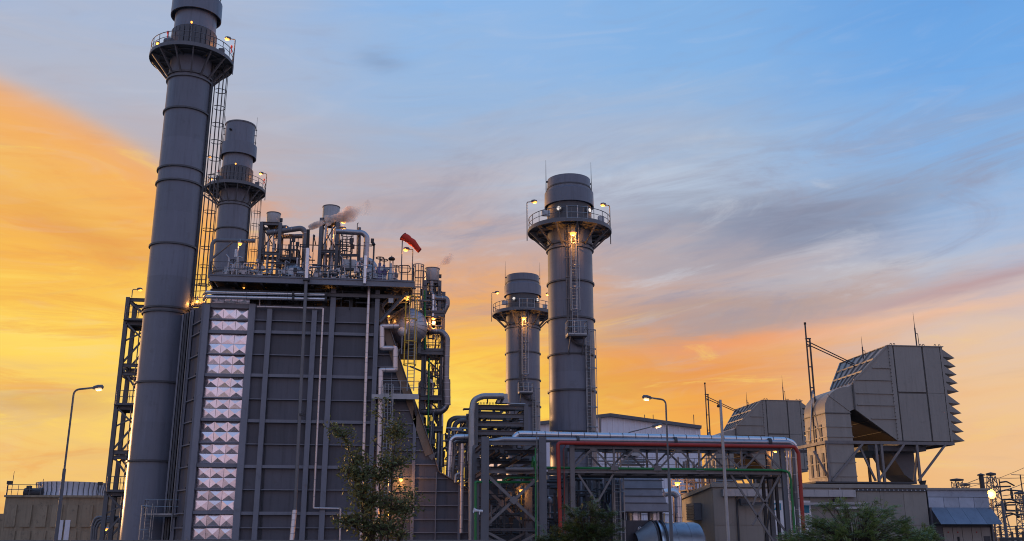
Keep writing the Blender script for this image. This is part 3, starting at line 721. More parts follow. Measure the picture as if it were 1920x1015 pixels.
rl = MB(); railing(rl, [(PX(393, 520, 76.35), 79, ZT), (PX(393, 520, 76.35), 76.35, ZT), (1.9, 76.35, ZT), (1.9, 80.5, ZT)], 1.15, 1.45, 0.028); rl.build('railing', steel, DK)
rl = MB(); railing(rl, [(PX(393, 520, 76.35), 90.5, ZT), (1.9, 90.5, ZT)], 1.15, 1.6, 0.028); rl.build('railing', steel, DK)
for x, y, wt in ((498, 546, 8), (495, 538, 0), (457, 539, 0), (722, 540, 6), (712, 571, 10), (729, 592, 8), (617, 549, 6), (655, 552, 0)):
    bulkhead_lamp(B, P(x, y, 79.6 if wt != 10 else 78.9), 0.09, amber, watts=wt)
# bracket of the roof deck corner, right
for a, b in (((712, 603, 77.6), (765, 548, 77.2)), ((716, 575, 78), (741, 549, 78)), ((727, 600, 80), (765, 574, 80))):
    MB().ibeam(P(*a), P(*b), 0.2, 0.26).build('knee_brace', steel, B)
cl = MB()
random.seed(11)
for k in range(26):
    a = P(random.uniform(705, 770), random.uniform(536, 570), random.uniform(78, 82)); d = random.choice([(1, 0, 0), (0, 1, 0), (0, 0, -1), (1, 0, 0)])
    cl.tube([a, a + Vector(d) * random.uniform(0.6, 2.0)], random.uniform(0.03, 0.1), 7)
for k in range(34):
    a = P(random.uniform(395, 690), random.uniform(538, 568), random.uniform(78.4, 80.2)); d = random.choice([(1, 0, 0), (0, 1, 0), (0, 0, -1)])
    cl.tube([a, a + Vector(d) * random.uniform(0.4, 1.6)], random.uniform(0.03, 0.09), 7)
cl.build('deck_pipework', pipe_grey, B)['kind'] = 'stuff'
p = P(733, 564, 77.4); MB().box(p.x - 0.2, p.x + 0.2, 77.3, 77.5, p.z - 0.2, p.z + 0.2).build('junction_box', galv, B)

# ---- walkway on the right half of the wall, with ladders
wk = thing('walkway', 'steel walkway with railing on the boiler wall above the tree', 'walkway', P(740, 747, 77.4))
z = PZ(740, 742, 77.2); xa, xb = PX(697, 745, 77.2), PX(785, 745, 77.2)
MB().box(xa, xb, 76.9, 78.2, z - 0.06, z).build('floor', grating, wk)
MB().box(xa, xb, 76.82, 76.9, z - 0.32, z + 0.02).build('edge_channel', galv, wk)
railing(MB(), [(PX(715, 745, 77), 76.95, z), (xb, 76.95, z), (xb, 78.1, z)], 1.15, 1.2).build('railing', galv, wk)
MB().beam((xb - 0.4, 77.0, z - 0.3), (xb - 0.1, 78.3, z - 1.6), 0.14).build('bracket', steel, wk)
cage_ladder(wk, (PX(727, 760, 77.0), 76.72), 2.0, z, (0, -1), 0.5, 3.0, 0.8, galv, galv, 1.4)
p = P(773, 690, 76.6)
cage_ladder(wk, (PX(772, 640, 77.0), 77.0), PZ(772, 733, 77), PZ(772, 556, 77) - 0.9, (-0.25, -1), 0.55, 2.0, 0.95, galv, yellow_paint_and_lamplight, 1.55, 0.032, 5)  # cage coloured yellow to carry the amber lamplight on it

# ---- pipes on the boiler wall
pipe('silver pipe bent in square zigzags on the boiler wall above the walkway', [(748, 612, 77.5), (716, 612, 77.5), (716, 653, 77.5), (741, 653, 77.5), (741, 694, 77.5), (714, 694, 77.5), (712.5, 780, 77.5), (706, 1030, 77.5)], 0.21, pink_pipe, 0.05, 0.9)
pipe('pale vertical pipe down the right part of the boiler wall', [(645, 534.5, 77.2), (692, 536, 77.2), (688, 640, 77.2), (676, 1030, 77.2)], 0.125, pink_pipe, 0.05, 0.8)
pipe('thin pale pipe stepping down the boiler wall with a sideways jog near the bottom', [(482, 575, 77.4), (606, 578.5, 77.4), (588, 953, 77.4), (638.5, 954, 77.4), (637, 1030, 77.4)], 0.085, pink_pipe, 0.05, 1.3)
pipe('short pale drop pipe under the double silver pipes', [(487, 545, 77.9), (487, 575, 77.9)], 0.06, pink_pipe)
pipe('tall dark vent pipe standing in front of the boiler wall', [(574, 527, 76.0), (553, 962, 76.4)], 0.135, pipe_grey, 0, 0, flanges=[(565.5, 778, 76.25)])
pipe('pale flared bottom end of the tall vent pipe', [(552.5, 957, 76.4), (545, 1035, 75.9)], 0.19, pink_pipe, 0, 0.5)
pipe('upper pale section of the vent pipe rising above the deck railing', [(574.5, 524, 76.0), (577, 466, 76.0)], 0.165, silver_pipe, 0, 0, flanges=[(574.5, 525, 76.0)])
pipe('black topmost section of the vent pipe that lets off steam', [(577, 466, 76.0), (578, 431, 76.0)], 0.13, black)
for k, (ya, yb, lb) in enumerate(((548, 553, 'upper of two long silver pipes below the roof deck'), (556.5, 561.5, 'lower of two long silver pipes below the roof deck'))):
    pipe(lb, [P(383, ya + 6, 79.5), P(388, ya, 77.0), P(612, yb, 77.0)], 0.15, silver_pipe, 0.5, 1.6, flanges=[(611, yb, 77.0, (1, 0, 0)), (550, (ya + yb) / 2 + 1, 77.0, (1, 0, 0))])
pipe('dark horizontal pipe below the right end of the roof deck', [(612, 563, 77.7), (642, 560, 77.7), (642, 545, 77.7)], 0.06, pipe_grey, 0.2)
pipe('short horizontal pale pipe under the deck edge', [(644, 533, 76.9), (693, 535, 76.9)], 0.13, silver_pipe)
pipe('short silver pipe hanging from the deck railing', [(683.5, 532, 76.1), (685.5, 480, 76.1)], 0.14, silver_pipe, 0, 1.0)

for i, (x, xe, ya) in enumerate(((509, 487, 600), (591, 574, 600), (629, 606, 596), (693.5, 680, 560), (709, 695, 620))):
    pipe(('thin conduit beside the second wall column', 'thin conduit beside the third wall column', 'thin conduit beside the fourth wall column', 'thin dark conduit left of the last wall column', 'thin dark conduit right of the last wall column')[i], [(x, ya, 77.85), (xe, 1030, 77.85)], 0.04, steel_dark)

# ------------------------------------------------------------------ things on the roof deck
def silencer(label, px, ytop, ybot, wpx, fx0, fx1, Y, zbase, lamps=(), nlegs=True, group='vent silencers'):
    c = P(px, ybot + 2.5, Y); z1 = PZ(px, ytop - 1.5, Y); r = wpx / 2 * (P(px + 1, ybot, Y) - P(px, ybot, Y)).length
    s = thing('vent_silencer', label, 'silencer', (c.x, Y, zbase), group)
    MB().lathe([(0.02, c.z), (r * 0.96, c.z), (r, c.z + 0.04), (r, z1), (r - 0.05, z1), (r - 0.07, c.z + 0.3)], (c.x, Y, 0), (0, 0, 1), 36).build('drum', galv, s)
    m_ = MB()
    for z in (c.z + 0.05, z1 - 0.04): ring(m_, c.x, Y, r, z, 0.07, 0.035, 36)
    m_.build('drum_bands', steel, s)
    MB().lathe([(r * 0.92, c.z), (r * 0.3, c.z - 0.55), (r * 0.3, c.z - 0.6)], (c.x, Y, 0), (0, 0, 1), 24).build('cone', black, s)
    MB().box(c.x + r * 0.98, c.x + r * 0.98 + 0.2, Y - 0.12, Y + 0.12, (c.z + z1) / 2 - 0.2, (c.z + z1) / 2 + 0.1).build('lifting_lug', steel_dark, s)
    xa, xb = PX(fx0, ybot, Y), PX(fx1, ybot, Y); dy = (xb - xa) / 2
    for x in (xa, xb):
        for y in (Y - dy, Y + dy):
            MB().ibeam((x, y, zbase), (x, y, c.z - 0.02), 0.28, 0.28).build('leg', steel, s)
    zz = [c.z - 0.12] + [zbase + (c.z - zbase) * k for k in (0.52, 0.18)]
    for z in zz:
        for y in (Y - dy, Y + dy): MB().ibeam((xa, y, z), (xb, y, z), 0.2, 0.26).build('cross_beam', steel, s)
        for x in (xa, xb): MB().ibeam((x, Y - dy, z), (x, Y + dy, z), 0.2, 0.26).build('cross_beam', steel, s)
    br = MB(); br.beam((xa, Y - dy, zz[1]), (xb, Y - dy, zz[0]), 0.08); br.beam((xb, Y + dy, zz[1]), (xa, Y + dy, zz[0]), 0.08); br.beam((xa, Y + dy, zz[2]), (xb, Y + dy, zz[1]), 0.08)
    br.build('brace', steel_dark, s)
    for k in (-0.45, 0.3):
        MB().tube([(c.x + r * k, Y, c.z - 0.3), (c.x + r * k, Y, zbase + (c.z - zbase) * 0.35), (c.x + r * k * 0.3, Y - 0.3, zbase + 0.2)], r * 0.2, 10, bend=0.3).build('inlet_pipe', dull_pipe, s)
    for (lx, ly, lr) in lamps:
        lamp_post(s, P(lx, ly, Y - 0.4) - Vector((0.55, 0, 1.2)), 1.2, (0.3, 0, 0), amber, 0.035, 0.62, watts=30)
    return s
silencer('left vent silencer drum on a steel frame on the boiler roof', 512, 402, 420, 26, 493, 528, 80.6, ZT, [(533, 427, 0)])
silencer('middle and highest vent silencer drum on the boiler roof', 620, 390, 412, 32, 604, 635, 80.0, ZT, [(641, 415, 0), (641, 429, 0)])

pipe('large pipe arching from the left silencer down to the deck', [(500, 437, 80), (566, 428, 80), (573, 436, 80), (570, 500, 80), (568, 524, 80)], 0.24, pipe_grey, 0.5, 1.4)
pipe('level pipe below the arched pipe beside the left silencer', [(512, 444, 81), (575, 443, 81), (576, 523, 81)], 0.2, pipe_grey, 0.3)
pipe('large pipe arching from the middle silencer down through the deck', [(630, 434, 79.2), (681, 437, 79.2), (688, 445, 79.2), (685, 500, 79.2), (683, 527, 79.2)], 0.24, dull_pipe, 0.5, 1.3)
pipe('fat elbow pipe right of the middle silencer', [(676, 489, 80), (694, 489, 80), (702, 500, 80), (702, 524, 80)], 0.28, dull_pipe, 0.5)
pipe('small pipe with brackets standing by the middle silencer', [(672, 520, 79.6), (674, 427, 79.6)], 0.14, pipe_grey, 0, 0)
pipe('thin antenna pipe above the middle silencer pipework', [(669, 480, 79.4), (670, 420, 79.4), (672, 418, 79.4)], 0.035, steel_dark, 0.05)
pipe('bent handrail pipe of the left deck corner in front of the far chimney', [(393, 522, 77.0), (398, 458, 77.0), (403, 451, 77.0), (478, 452, 77.0)], 0.16, pipe_grey, 0.35)
pipe('sloping strut of the bent pipe at the left deck corner', [(396, 486, 77.0), (438, 452, 77.0)], 0.10, pipe_grey)
pipe('pale slim post at the left deck corner', [(443, 520, 76.8), (447, 453, 76.8)], 0.06, galv)
s = thing('deck_lamp', 'round amber lamp on the slim post at the left deck corner', 'lamp', P(450, 462, 76.7))
bulkhead_lamp(s, P(450, 456, 76.7), 0.15, amber, watts=10, name='fitting')
for k, (x, lb) in enumerate(((440.5, 'left of two white tube lamps at the left deck corner'), (443.5, 'right of two white tube lamps at the left deck corner'))):
    a = P(x, 482, 76.6); single(MB().tube([a, a + Vector((0, 0, 0.65))], 0.05, 8), 'tube_lamp', white_paint, lb, 'lamp')

def vessel(label, px, py, rpx, Y, L, m_, manway=True, group=None):
    c = P(px, py, Y); r = rpx * (P(px + 1, py, Y) - P(px, py, Y)).length
    v = thing('steam_drum', label, 'steam drum', (c.x, Y, c.z - r), group)
    pr = [(0.01, -r * 0.5), (r * 0.45, -r * 0.45), (r * 0.78, -r * 0.28), (r * 0.97, -0.08), (r, 0.06), (r, L), (r * 0.7, L + r * 0.35), (0.01, L + r * 0.5)]
    MB().lathe(pr, (c.x, Y, c.z), (0, 1, 0), 32).build('shell', m_, v)
    sb = MB()
    for k in range(20):
        t = 2 * math.pi * k / 20; u = Vector((math.cos(t), 0, math.sin(t)))
        sb.tube([Vector((c.x, Y - r * 0.46, c.z)) + u * r * 0.42, Vector((c.x, Y - r * 0.29, c.z)) + u * r * 0.78, Vector((c.x, Y - 0.09, c.z)) + u * r * 0.97], 0.018, 4)
    sb.build('head_seams', dull_pipe, v)
    if manway: MB().lathe([(0.01, -0.24), (r * 0.36, -0.22), (r * 0.40, -0.16), (r * 0.40, 0.3)], (c.x, Y - r * 0.4, c.z), (0, 1, 0), 24).build('manway', white_paint, v)
    for dx in (-r * 0.6, r * 0.6): MB().box(c.x + dx - 0.12, c.x + dx + 0.12, Y + 0.4, Y + 0.7, ZT if c.z > ZT else c.z - r - 0.6, c.z - r * 0.6).build('saddle', steel, v)
    return v
vessel('steam drum with white round manway on the left of the boiler roof', 548, 513, 20, 79.0, 6, dull_pipe)
vessel('steam drum half hidden behind a cabinet right of the middle silencer', 690, 510, 15, 79.6, 6, dull_pipe, False)

# cabinets, valves and posts
cb = thing('control_cabinet', 'grey panelled cabinet in a dark frame below the middle silencer pipes', 'cabinet', P(656, 524, 78.4))
a, b = P(642, 503, 78.4), P(668, 487, 78.4)
MB().box(a.x, b.x, 78.4, 79.4, a.z, b.z).build('body', galv, cb)
for x in (640, 657, 671): MB().beam(P(x, 524, 78.3), P(x, 478, 78.3), 0.14).build('frame_post', steel_dark, cb)
for y in (479, 505): MB().beam(P(638, y, 78.28), P(673, y, 78.28), 0.12, 0.22).build('frame_rail', steel_dark, cb)
cg = thing('cage_frame', 'round open guard frame on top of the deck cabinet', 'frame', P(650, 478, 78.8))
m_ = MB(); c = P(650, 460, 78.8)
for y in (441, 452, 474): zz = PZ(650, y, 78.8); m_.tube([pol(c.x, c.y, 0.5, k * 30, zz) for k in range(12)], 0.035, 6, closed=True)
for k in range(8): m_.tube([pol(c.x, c.y, 0.5, k * 45, PZ(650, 474, 78.8)), pol(c.x, c.y, 0.5, k * 45, PZ(650, 441, 78.8))], 0.028, 6)
m_.build('hoops', steel_dark, cg)
a, b = P(655, 458, 78.5), P(662, 447, 78.5); MB().box(a.x, b.x, 78.4, 78.6, a.z, b.z).build('name_plate', steel_dark, cg)
def valve(label, px, py, Y, k=1.0, m_=None, group='valves on the boiler roof'):
    b = P(px, py, Y); m_ = m_ or dull_pipe
    v = thing('valve', label, 'valve', b, group)
    MB().lathe([(0.05, 0), (0.22 * k, 0.02), (0.22 * k, 0.1), (0.1 * k, 0.14), (0.2 * k, 0.4 * k), (0.2 * k, 0.6 * k), (0.08 * k, 0.75 * k), (0.08 * k, 1.0 * k)], b, (0, 0, 1), 14).build('body', m_, v)
    MB().tube([b + Vector((0, 0, 0.95 * k)), b + Vector((0, 0, 1.35 * k))], 0.04 * k, 8).build('stem', steel_dark, v)
    z = b.z + 1.3 * k; MB().tube([pol(b.x, b.y, 0.22 * k, t * 30, z) for t in range(12)], 0.03 * k, 6, closed=True).build('handwheel', steel_dark, v)
    return v
for i, (x, y, Y, k, m_, lb) in enumerate((
        (435, 520, 78.0, 1.1, dull_pipe, 'leftmost valve on the roof deck, behind the railing by the far chimney'),
        (452, 520, 78.6, 1.0, dull_pipe, 'second valve from the left on the roof deck'),
        (468, 522, 78.4, 0.9, dull_pipe, 'third valve from the left on the roof deck'),
        (481, 522, 79.0, 1.0, dull_pipe, 'fourth valve from the left, just before the left silencer frame'),
        (537, 500, 79.0, 1.0, pipe_grey, 'tall valve with handwheel above the left steam drum'),
        (600, 524, 78.6, 0.9, dull_pipe, 'valve left of the foot of the middle silencer'),
        (590, 524, 79.2, 0.8, dull_pipe, 'small valve between the vent pipe and the middle silencer'),
        (711, 526, 78.6, 1.5, purple_paint, 'left of two violet valves on the right part of the roof deck'),
        (719, 527, 78.8, 1.4, purple_paint, 'right of two violet valves on the right part of the roof deck'),
        (742, 527, 78.6, 1.0, pipe_grey, 'dark valve right of the capped vent on the roof deck'))):
    valve(lb, x, y, Y, k, m_)
vt = thing('roof_vent', 'capped pale vent with black mushroom top on the roof deck', 'vent', P(733, 527, 78.2))
b = P(733, 527, 78.2)
MB().lathe([(0.3, 0), (0.3, 0.7), (0.17, 0.95), (0.17, 1.5)], b, (0, 0, 1), 18).build('body', galv, vt)
for k in range(6): MB().tube([pol(b.x, b.y, 0.15, k * 60, b.z + 1.45), pol(b.x, b.y, 0.15, k * 60, b.z + 1.85)], 0.02, 6).build('cap_strut', steel_dark, vt)
MB().lathe([(0.02, 1.8), (0.26, 1.82), (0.3, 1.92), (0.2, 2.05), (0.05, 2.1), (0.03, 2.2)], b, (0, 0, 1), 18).build('cap', black, vt)
dp = thing('marker_post', 'slim post with a black diamond finial on the roof deck', 'post', P(698, 527, 76.6))
b = P(698, 527, 76.6); h = PZ(699, 462, 76.6) - b.z
MB().tube([b, b + Vector((0, 0, h))], 0.045, 8).build('pole', steel_dark, dp)
MB().lathe([(0.01, h - 0.05), (0.16, h + 0.15), (0.03, h + 0.36), (0.01, h + 0.4)], b, (0, 0, 1), 8).build('finial', black, dp)
# windsock
ws = thing('windsock', 'red windsock blowing to the right on a pole on the boiler roof', 'windsock', P(753, 525, 77.4))
b = P(752, 525, 77.4); t = P(754.5, 447, 77.4)
MB().tube([b, t + Vector((0, 0, 0.25))], 0.045, 8).build('pole', steel, ws)
a, e = P(755.5, 443.5, 77.3), P(787, 470.5, 77.1)
pts = [a.lerp(e, k / 10) + Vector((0, 0, 0.28 * math.sin(k / 10 * math.pi) * 0.6)) for k in range(11)]
m_ = MB(); base_n = 16; ax = (e - a).normalized(); side = ax.cross(Vector((0, 1, 0))).normalized(); bb = side.cross(ax)
for i, q in enumerate(pts):
    rr = 0.36 - 0.14 * i / 10 + (0.03 if 3 < i < 7 else 0) - (0.05 if i == 4 else 0)
    for k in range(base_n):
        th = 2 * math.pi * k / base_n; wv = 1 + 0.07 * math.sin(3 * th + i * 1.3)
        m_.v.append(q + (side * math.cos(th) + bb * math.sin(th)) * rr * wv)
for i in range(10):
    for k in range(base_n): m_.f.append((i * base_n + k, i * base_n + (k + 1) % base_n, (i + 1) * base_n + (k + 1) % base_n, (i + 1) * base_n + k))
m_.build('sock', sock_m, ws)
MB().tube([pts[0] + (side * math.cos(t_) + bb * math.sin(t_)) * 0.36 for t_ in [2 * math.pi * k / 20 for k in range(20)]], 0.025, 6, closed=True).build('hoop', steel_dark, ws)
lp = thing('deck_lamp', 'lamp on a thin post right below the windsock', 'lamp', P(772, 545, 77.6))
lamp_post(lp, P(771.5, 560, 77.6), PZ(774, 468, 77.6) - PZ(771.5, 560, 77.6), (-0.25, 0, 0), amber, 0.04, 0.55, watts=40, name='post')
for x, lb in ((748, 'left of two rounded guard rails at the right end of the roof deck'), (778, 'right of two rounded guard rails at the right end of the roof deck')):
    m_ = MB(); Yg = 77.0; y0 = 498 if x == 748 else 508
    q = [P(x, y0, Yg), P(x + 21, y0, Yg), P(x + 21, y0 + 13, Yg), P(x, y0 + 13, Yg)]
    m_.tube(fillet([q[0].lerp(q[3], 0.5), q[0], q[1], q[2], q[3], q[0].lerp(q[3], 0.5)], 0.25), 0.04, 6)
    for f_ in (0.3, 0.8): m_.tube([q[0].lerp(q[1], f_), q[0].lerp(q[1], f_) - Vector((0, 0, 1.3))], 0.03, 6)
    single(m_, 'guard_rail', steel_dark, lb, 'railing')
# small bright pipework seen through the railing
random.seed(5)
for (xa, xb, lb) in ((425, 492, 'tangle of small pipes behind the railing at the left of the roof deck'), (528, 600, 'tangle of small pipes around the left steam drum'), (640, 700, 'tangle of small pipes below the deck cabinet')):
    m_ = MB()
    for k in range(34):
        a = P(random.uniform(xa, xb), random.uniform(497, 522), random.uniform(77.5, 80.5)); d = Vector(random.choice([(1, 0, 0), (0, 0, 1), (0, 0, 1), (0, 1, 0)])) * random.uniform(0.3, 1.1)
        m_.tube([a, a + d, a + d + Vector((random.uniform(-.5, .5), 0, random.uniform(-.4, .3)))], random.uniform(0.03, 0.075), 7, bend=0.1)
    for k in range(6):
        a = P(random.uniform(xa, xb), random.uniform(508, 521), random.uniform(77.6, 79)); m_.box(a.x - 0.2, a.x + 0.2, a.y - 0.1, a.y + 0.1, a.z - 0.15, a.z + 0.2)
    o = single(m_, 'pipework', dull_pipe, lb, 'pipework'); o['kind'] = 'stuff'

# high vertical pipework around the silencers
for i, (x, y0, y1, Y, r, lb) in enumerate((
        (545, 520, 452, 79.4, 0.07, 'slim standpipe right of the left silencer frame'), (551, 520, 462, 79.2, 0.05, 'thinner standpipe next to the left steam drum'),
        (560, 505, 470, 79.8, 0.1, 'stubby standpipe above the left steam drum'), (646, 480, 470, 79.1, 0.06, 'short standpipe inside the round guard frame'))):
    pipe(lb, [(x, y0, Y), (x + 0.5, y1, Y)], r, pipe_grey)
fr = thing('platform_frame', 'small railed platform beside the left silencer pipes', 'platform', P(545, 500, 79.0))
a, b = P(528, 490, 79.2), P(556, 486, 79.2)
MB().box(a.x, b.x, 78.6, 80.2, a.z, a.z + 0.25).build('floor', steel_dark, fr)
railing(MB(), [(a.x, 78.6, a.z + .25), (b.x, 78.6, a.z + .25), (b.x, 80.2, a.z + .25)], 1.0, 0.7, 0.03, False).build('railing', steel, fr)
a, b = P(540, 470, 78.6), P(546, 459, 78.6); MB().box(a.x, b.x, 78.5, 78.7, a.z, b.z).build('name_plate', steel_dark, fr)

# ------------------------------------------------------------------ pipe tower right of the boiler
YT = 82.0
T = thing('pipe_tower', 'open steel pipe tower with platforms at the right end of the boiler', 'tower', P(810, 1000, YT))
ZTOP = PZ(810, 530, YT)
for x, yt, Y in ((793, 545, YT), (828.5, 548, YT), (793, 545, YT + 4), (828.5, 548, YT + 4)):
    X = PX(x, 705, Y); MB().ibeam((X, Y, 0), (X, Y, PZ(x, yt, YT)), 0.34, 0.34, up=(0, 1, 0)).build('column', steel, T)
xa, xb = PX(780, 660, YT), PX(832, 660, YT)
for (y, x0_, x1_) in ((586, 786, 832), (657, 742, 832), (742, 788, 830), (800, 790, 830)):
    z = PZ(810, y, YT - 0.3); a, b = PX(x0_, y, YT), PX(x1_, y, YT)
    fl = MB().box(a, b, YT - 0.6, YT + 4.2, z - 0.08, z).build('platform', grating, T)
    MB().ibeam((a, YT - 0.5, z - 0.25), (b, YT - 0.5, z - 0.25), 0.2, 0.34).build('edge_beam', steel, fl)
    MB().ibeam((b - 0.15, YT - 0.5, z - 0.25), (b - 0.15, YT + 4, z - 0.25), 0.2, 0.34).build('edge_beam', steel, fl)
    if y < 700: railing(MB(), [(a if x0_ > 760 else a + 1.2, YT - 0.6, z), (b, YT - 0.6, z), (b, YT + 4, z)], 1.1, 1.0, 0.026).build('railing', steel, fl)
for a, b in (((790, 738), (828, 775)), ((768, 687), (828, 712)), ((790, 665), (828, 700)), ((793, 812), (828, 770)), ((790, 875), (828, 830))):
    MB().beam(P(a[0], a[1], YT), P(b[0], b[1], YT), 0.12).build('brace', steel_dark, T)
for y in (548, 568, 602, 625): MB().beam(P(793, y, YT), P(829, y, YT), 0.1, 0.14).build('rail_beam', steel_dark, T)
cage_ladder(T, (PX(781, 600, YT), YT - 0.9), PZ(781, 655, YT), PZ(781, 520, YT), (0, -1), 0.5, 1.0, 0.9, steel, steel, 1.4, 0.03)
lamp_post(T, P(829, 618, YT - .6), 1.0, (-0.45, 0, 0), amber, 0.03, 0.5, watts=60)
bulkhead_lamp(T, P(800, 585, YT + 0.5), 0.12, amber, watts=25); bulkhead_lamp(T, P(815, 655, YT + 1.5), 0.12, amber, watts=60); bulkhead_lamp(T, P(800, 700, YT + 2), 0.12, amber, watts=40)
bulkhead_lamp(T, P(763, 556, 77.4), 0.24, amber, watts=45)
silencer('right vent silencer drum standing lower at the end of the boiler', 810, 505.5, 527, 27, 797, 824, YT + 0.5, PZ(810, 586, YT - 0.3))
vessel('large silver vessel with domed end behind the yellow-lit ladder', 766, 612, 36, 80.2, 7, dull_pipe, False)
o = P(754, 622, 79.0); s_ = thing('ball_tank', 'small white ball-shaped tank in front of the silver vessel', 'tank', o)
MB().lathe([(0.01, -0.4), (0.2, -0.35), (0.36, -0.17), (0.4, 0), (0.36, 0.17), (0.2, 0.35), (0.01, 0.4)], o, (0, 1, 0), 24).build('ball', white_paint, s_)
MB().tube([o - Vector((0, 0, 0.4)), o - Vector((0, 0, 1.9))], 0.05, 8).build('drain', galv, s_)
pr = (
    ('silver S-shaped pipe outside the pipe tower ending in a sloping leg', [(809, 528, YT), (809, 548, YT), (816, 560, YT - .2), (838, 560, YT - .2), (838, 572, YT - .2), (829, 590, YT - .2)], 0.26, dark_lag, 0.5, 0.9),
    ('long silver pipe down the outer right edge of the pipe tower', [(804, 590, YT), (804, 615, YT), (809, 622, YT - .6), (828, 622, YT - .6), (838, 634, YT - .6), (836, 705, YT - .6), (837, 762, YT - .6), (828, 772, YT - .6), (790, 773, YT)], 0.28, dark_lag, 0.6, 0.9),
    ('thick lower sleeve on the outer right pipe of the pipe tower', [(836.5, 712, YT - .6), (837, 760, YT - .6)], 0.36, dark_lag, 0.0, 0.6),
    ('pale upright pipe in the middle of the pipe tower', [(812, 553, YT - .4), (811, 595, YT - .4)], 0.16, silver_pipe, 0.0, 0),
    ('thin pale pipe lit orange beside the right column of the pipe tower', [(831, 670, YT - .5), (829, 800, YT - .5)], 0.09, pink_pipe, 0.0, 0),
    ('loop pipe inside the lower pipe tower', [(788, 780, YT + 1), (790, 715, YT + 1), (806, 712, YT + 1), (809, 720, YT + 1), (807, 772, YT + 1)], 0.17, pink_pipe, 0.3, 1.0),
    ('slim left upright pipe in the lower pipe tower', [(800, 695, YT + .5), (797, 772, YT + .5)], 0.09, pink_pipe, 0, 0),
    ('slim second upright pipe in the lower pipe tower', [(804, 682, YT + .6), (802, 775, YT + .6)], 0.08, pink_pipe, 0, 0),
    ('upper green riser pipe in the pipe tower', [(796, 545, YT - .7), (797, 655, YT - .7)], 0.08, green_paint, 0, 0),
    ('lower green riser pipe in the pipe tower', [(805, 672, YT - .7), (802, 822, YT - .7)], 0.07, green_paint, 0, 0),
    ('short silver pipe near the foot of the pipe tower', [(810, 790, 81), (806, 850, 81)], 0.12, galv, 0, 0),
    ('greenish silver upright pipe right of the pipe tower foot', [(822, 812, 80.5), (823, 820, 80.5), (820, 880, 80.5)], 0.13, galv, 0, 0),
    ('silver upright pipe beside the greenish one', [(829, 815, 80.8), (827, 885, 80.8)], 0.12, galv, 0, 0),
)
for lb, pts, r, m_, bd, sm in pr: pipe(lb, pts, r, m_, bd, sm)
random.seed(3)
m_ = MB()
for k in range(60):
    a = P(random.uniform(790, 850), random.choice([random.uniform(535, 660), random.uniform(770, 880)]), random.uniform(80.5, 86)); d = Vector(random.choice([(-1, 0, 0), (0, 0, 1), (0, 1, 0), (0, 0, 1)])) * random.uniform(0.4, 1.6)
    if a.x > PX(826, 700, 84): continue
    m_.tube([a, a + d], random.uniform(0.03, 0.1), 7)
o = single(m_, 'pipework', pipe_grey, 'tangle of small pipes and valves inside the pipe tower', 'pipework'); o['kind'] = 'stuff'
# pipes between tower and rack
for lb, pts, r, m_, bd, sm in (
    ('outer of two arched pipes between boiler and pipe rack', [(840, 812, 84), (843, 790, 84), (852, 784, 84), (888, 784, 84)], 0.22, pipe_grey, 0.9, 0),
    ('inner of two arched pipes between boiler and pipe rack', [(850, 815, 83), (853, 795, 83), (862, 789, 83), (890, 789, 83)], 0.2, pipe_grey, 0.8, 0),
    ('thick silver pipe turning down beside the pipe rack', [(884, 820, 79), (852, 820, 79), (845, 826, 79), (841, 893, 79), (838, 1000, 79)], 0.24, silver_pipe, 0.5, 1.2),
    ('thinner silver pipe inside the turning silver pipe', [(880, 826, 80), (855, 827, 80), (850, 834, 80), (847, 900, 80)], 0.2, dull_pipe, 0.4, 0),
    ('slim pale upright pipe left of the pipe rack', [(867, 832, 77), (866, 900, 77), (865, 1000, 77)], 0.15, pink_pipe, 0, 1.0),
    ('small bent pipe low beside the slim pale upright', [(854, 905, 77.5), (855, 890, 77.5), (866, 887, 77.5)], 0.12, galv, 0.2, 0)):
    pipe(lb, pts, r, m_, bd, sm)

# ------------------------------------------------------------------ upper pipe rack (deep, seen end on)
YR = 76.0
K = thing('pipe_rack', 'tall grey pipe rack of stacked beams left of the middle chimneys', 'pipe rack', P(940, 1000, YR))
for Y in (YR, YR + 7, YR + 14, YR + 21):
    xl, xr = PX(892, 800, YR), PX(986, 800, YR)
    zt_ = PZ(940, 757, YR)
    for x in (xl, xr): MB().ibeam((x, Y, 0), (x, Y, zt_), 0.36, 0.36, up=(0, 1, 0)).build('column', steel, K)
    for y_ in (764, 780, 796, 812, 826):
        z = PZ(940, y_, YR); MB().ibeam((xl, Y, z), (xr, Y, z), 0.26, 0.34).build('cross_beam', steel, K)
for y_ in (764, 796, 812):
    z = PZ(940, y_, YR) - 0.02
    for x in (xl, xr): MB().ibeam((x, YR, z), (x, YR + 21, z), 0.2, 0.28).build('long_beam', steel_dark, K)
for y0 in (YR + 0.2, YR + 7.2): MB().beam((xr, y0, PZ(940, 806, YR)), (xr, y0 + 6.5, PZ(940, 766, YR)), 0.16).build('brace', steel_dark, K)
MB().beam(P(950, 808, YR + .1), P(984, 772, YR + .1), 0.12).build('brace', steel_dark, K)
MB().beam((xl, YR + 0.2, PZ(940, 766, YR)), (xl, YR + 6.5, PZ(940, 830, YR)), 0.16).build('brace', steel_dark, K)
tk = MB()
for k in range(14): tk.tube([(PX(898, 757, YR) + k * 0.12, YR + 0.1, PZ(898, 758, YR)), (PX(898, 757, YR) + k * 0.12, YR + 0.1, PZ(898, 754, YR))], 0.025, 5)
tk.build('bolt_row', steel_dark, K)
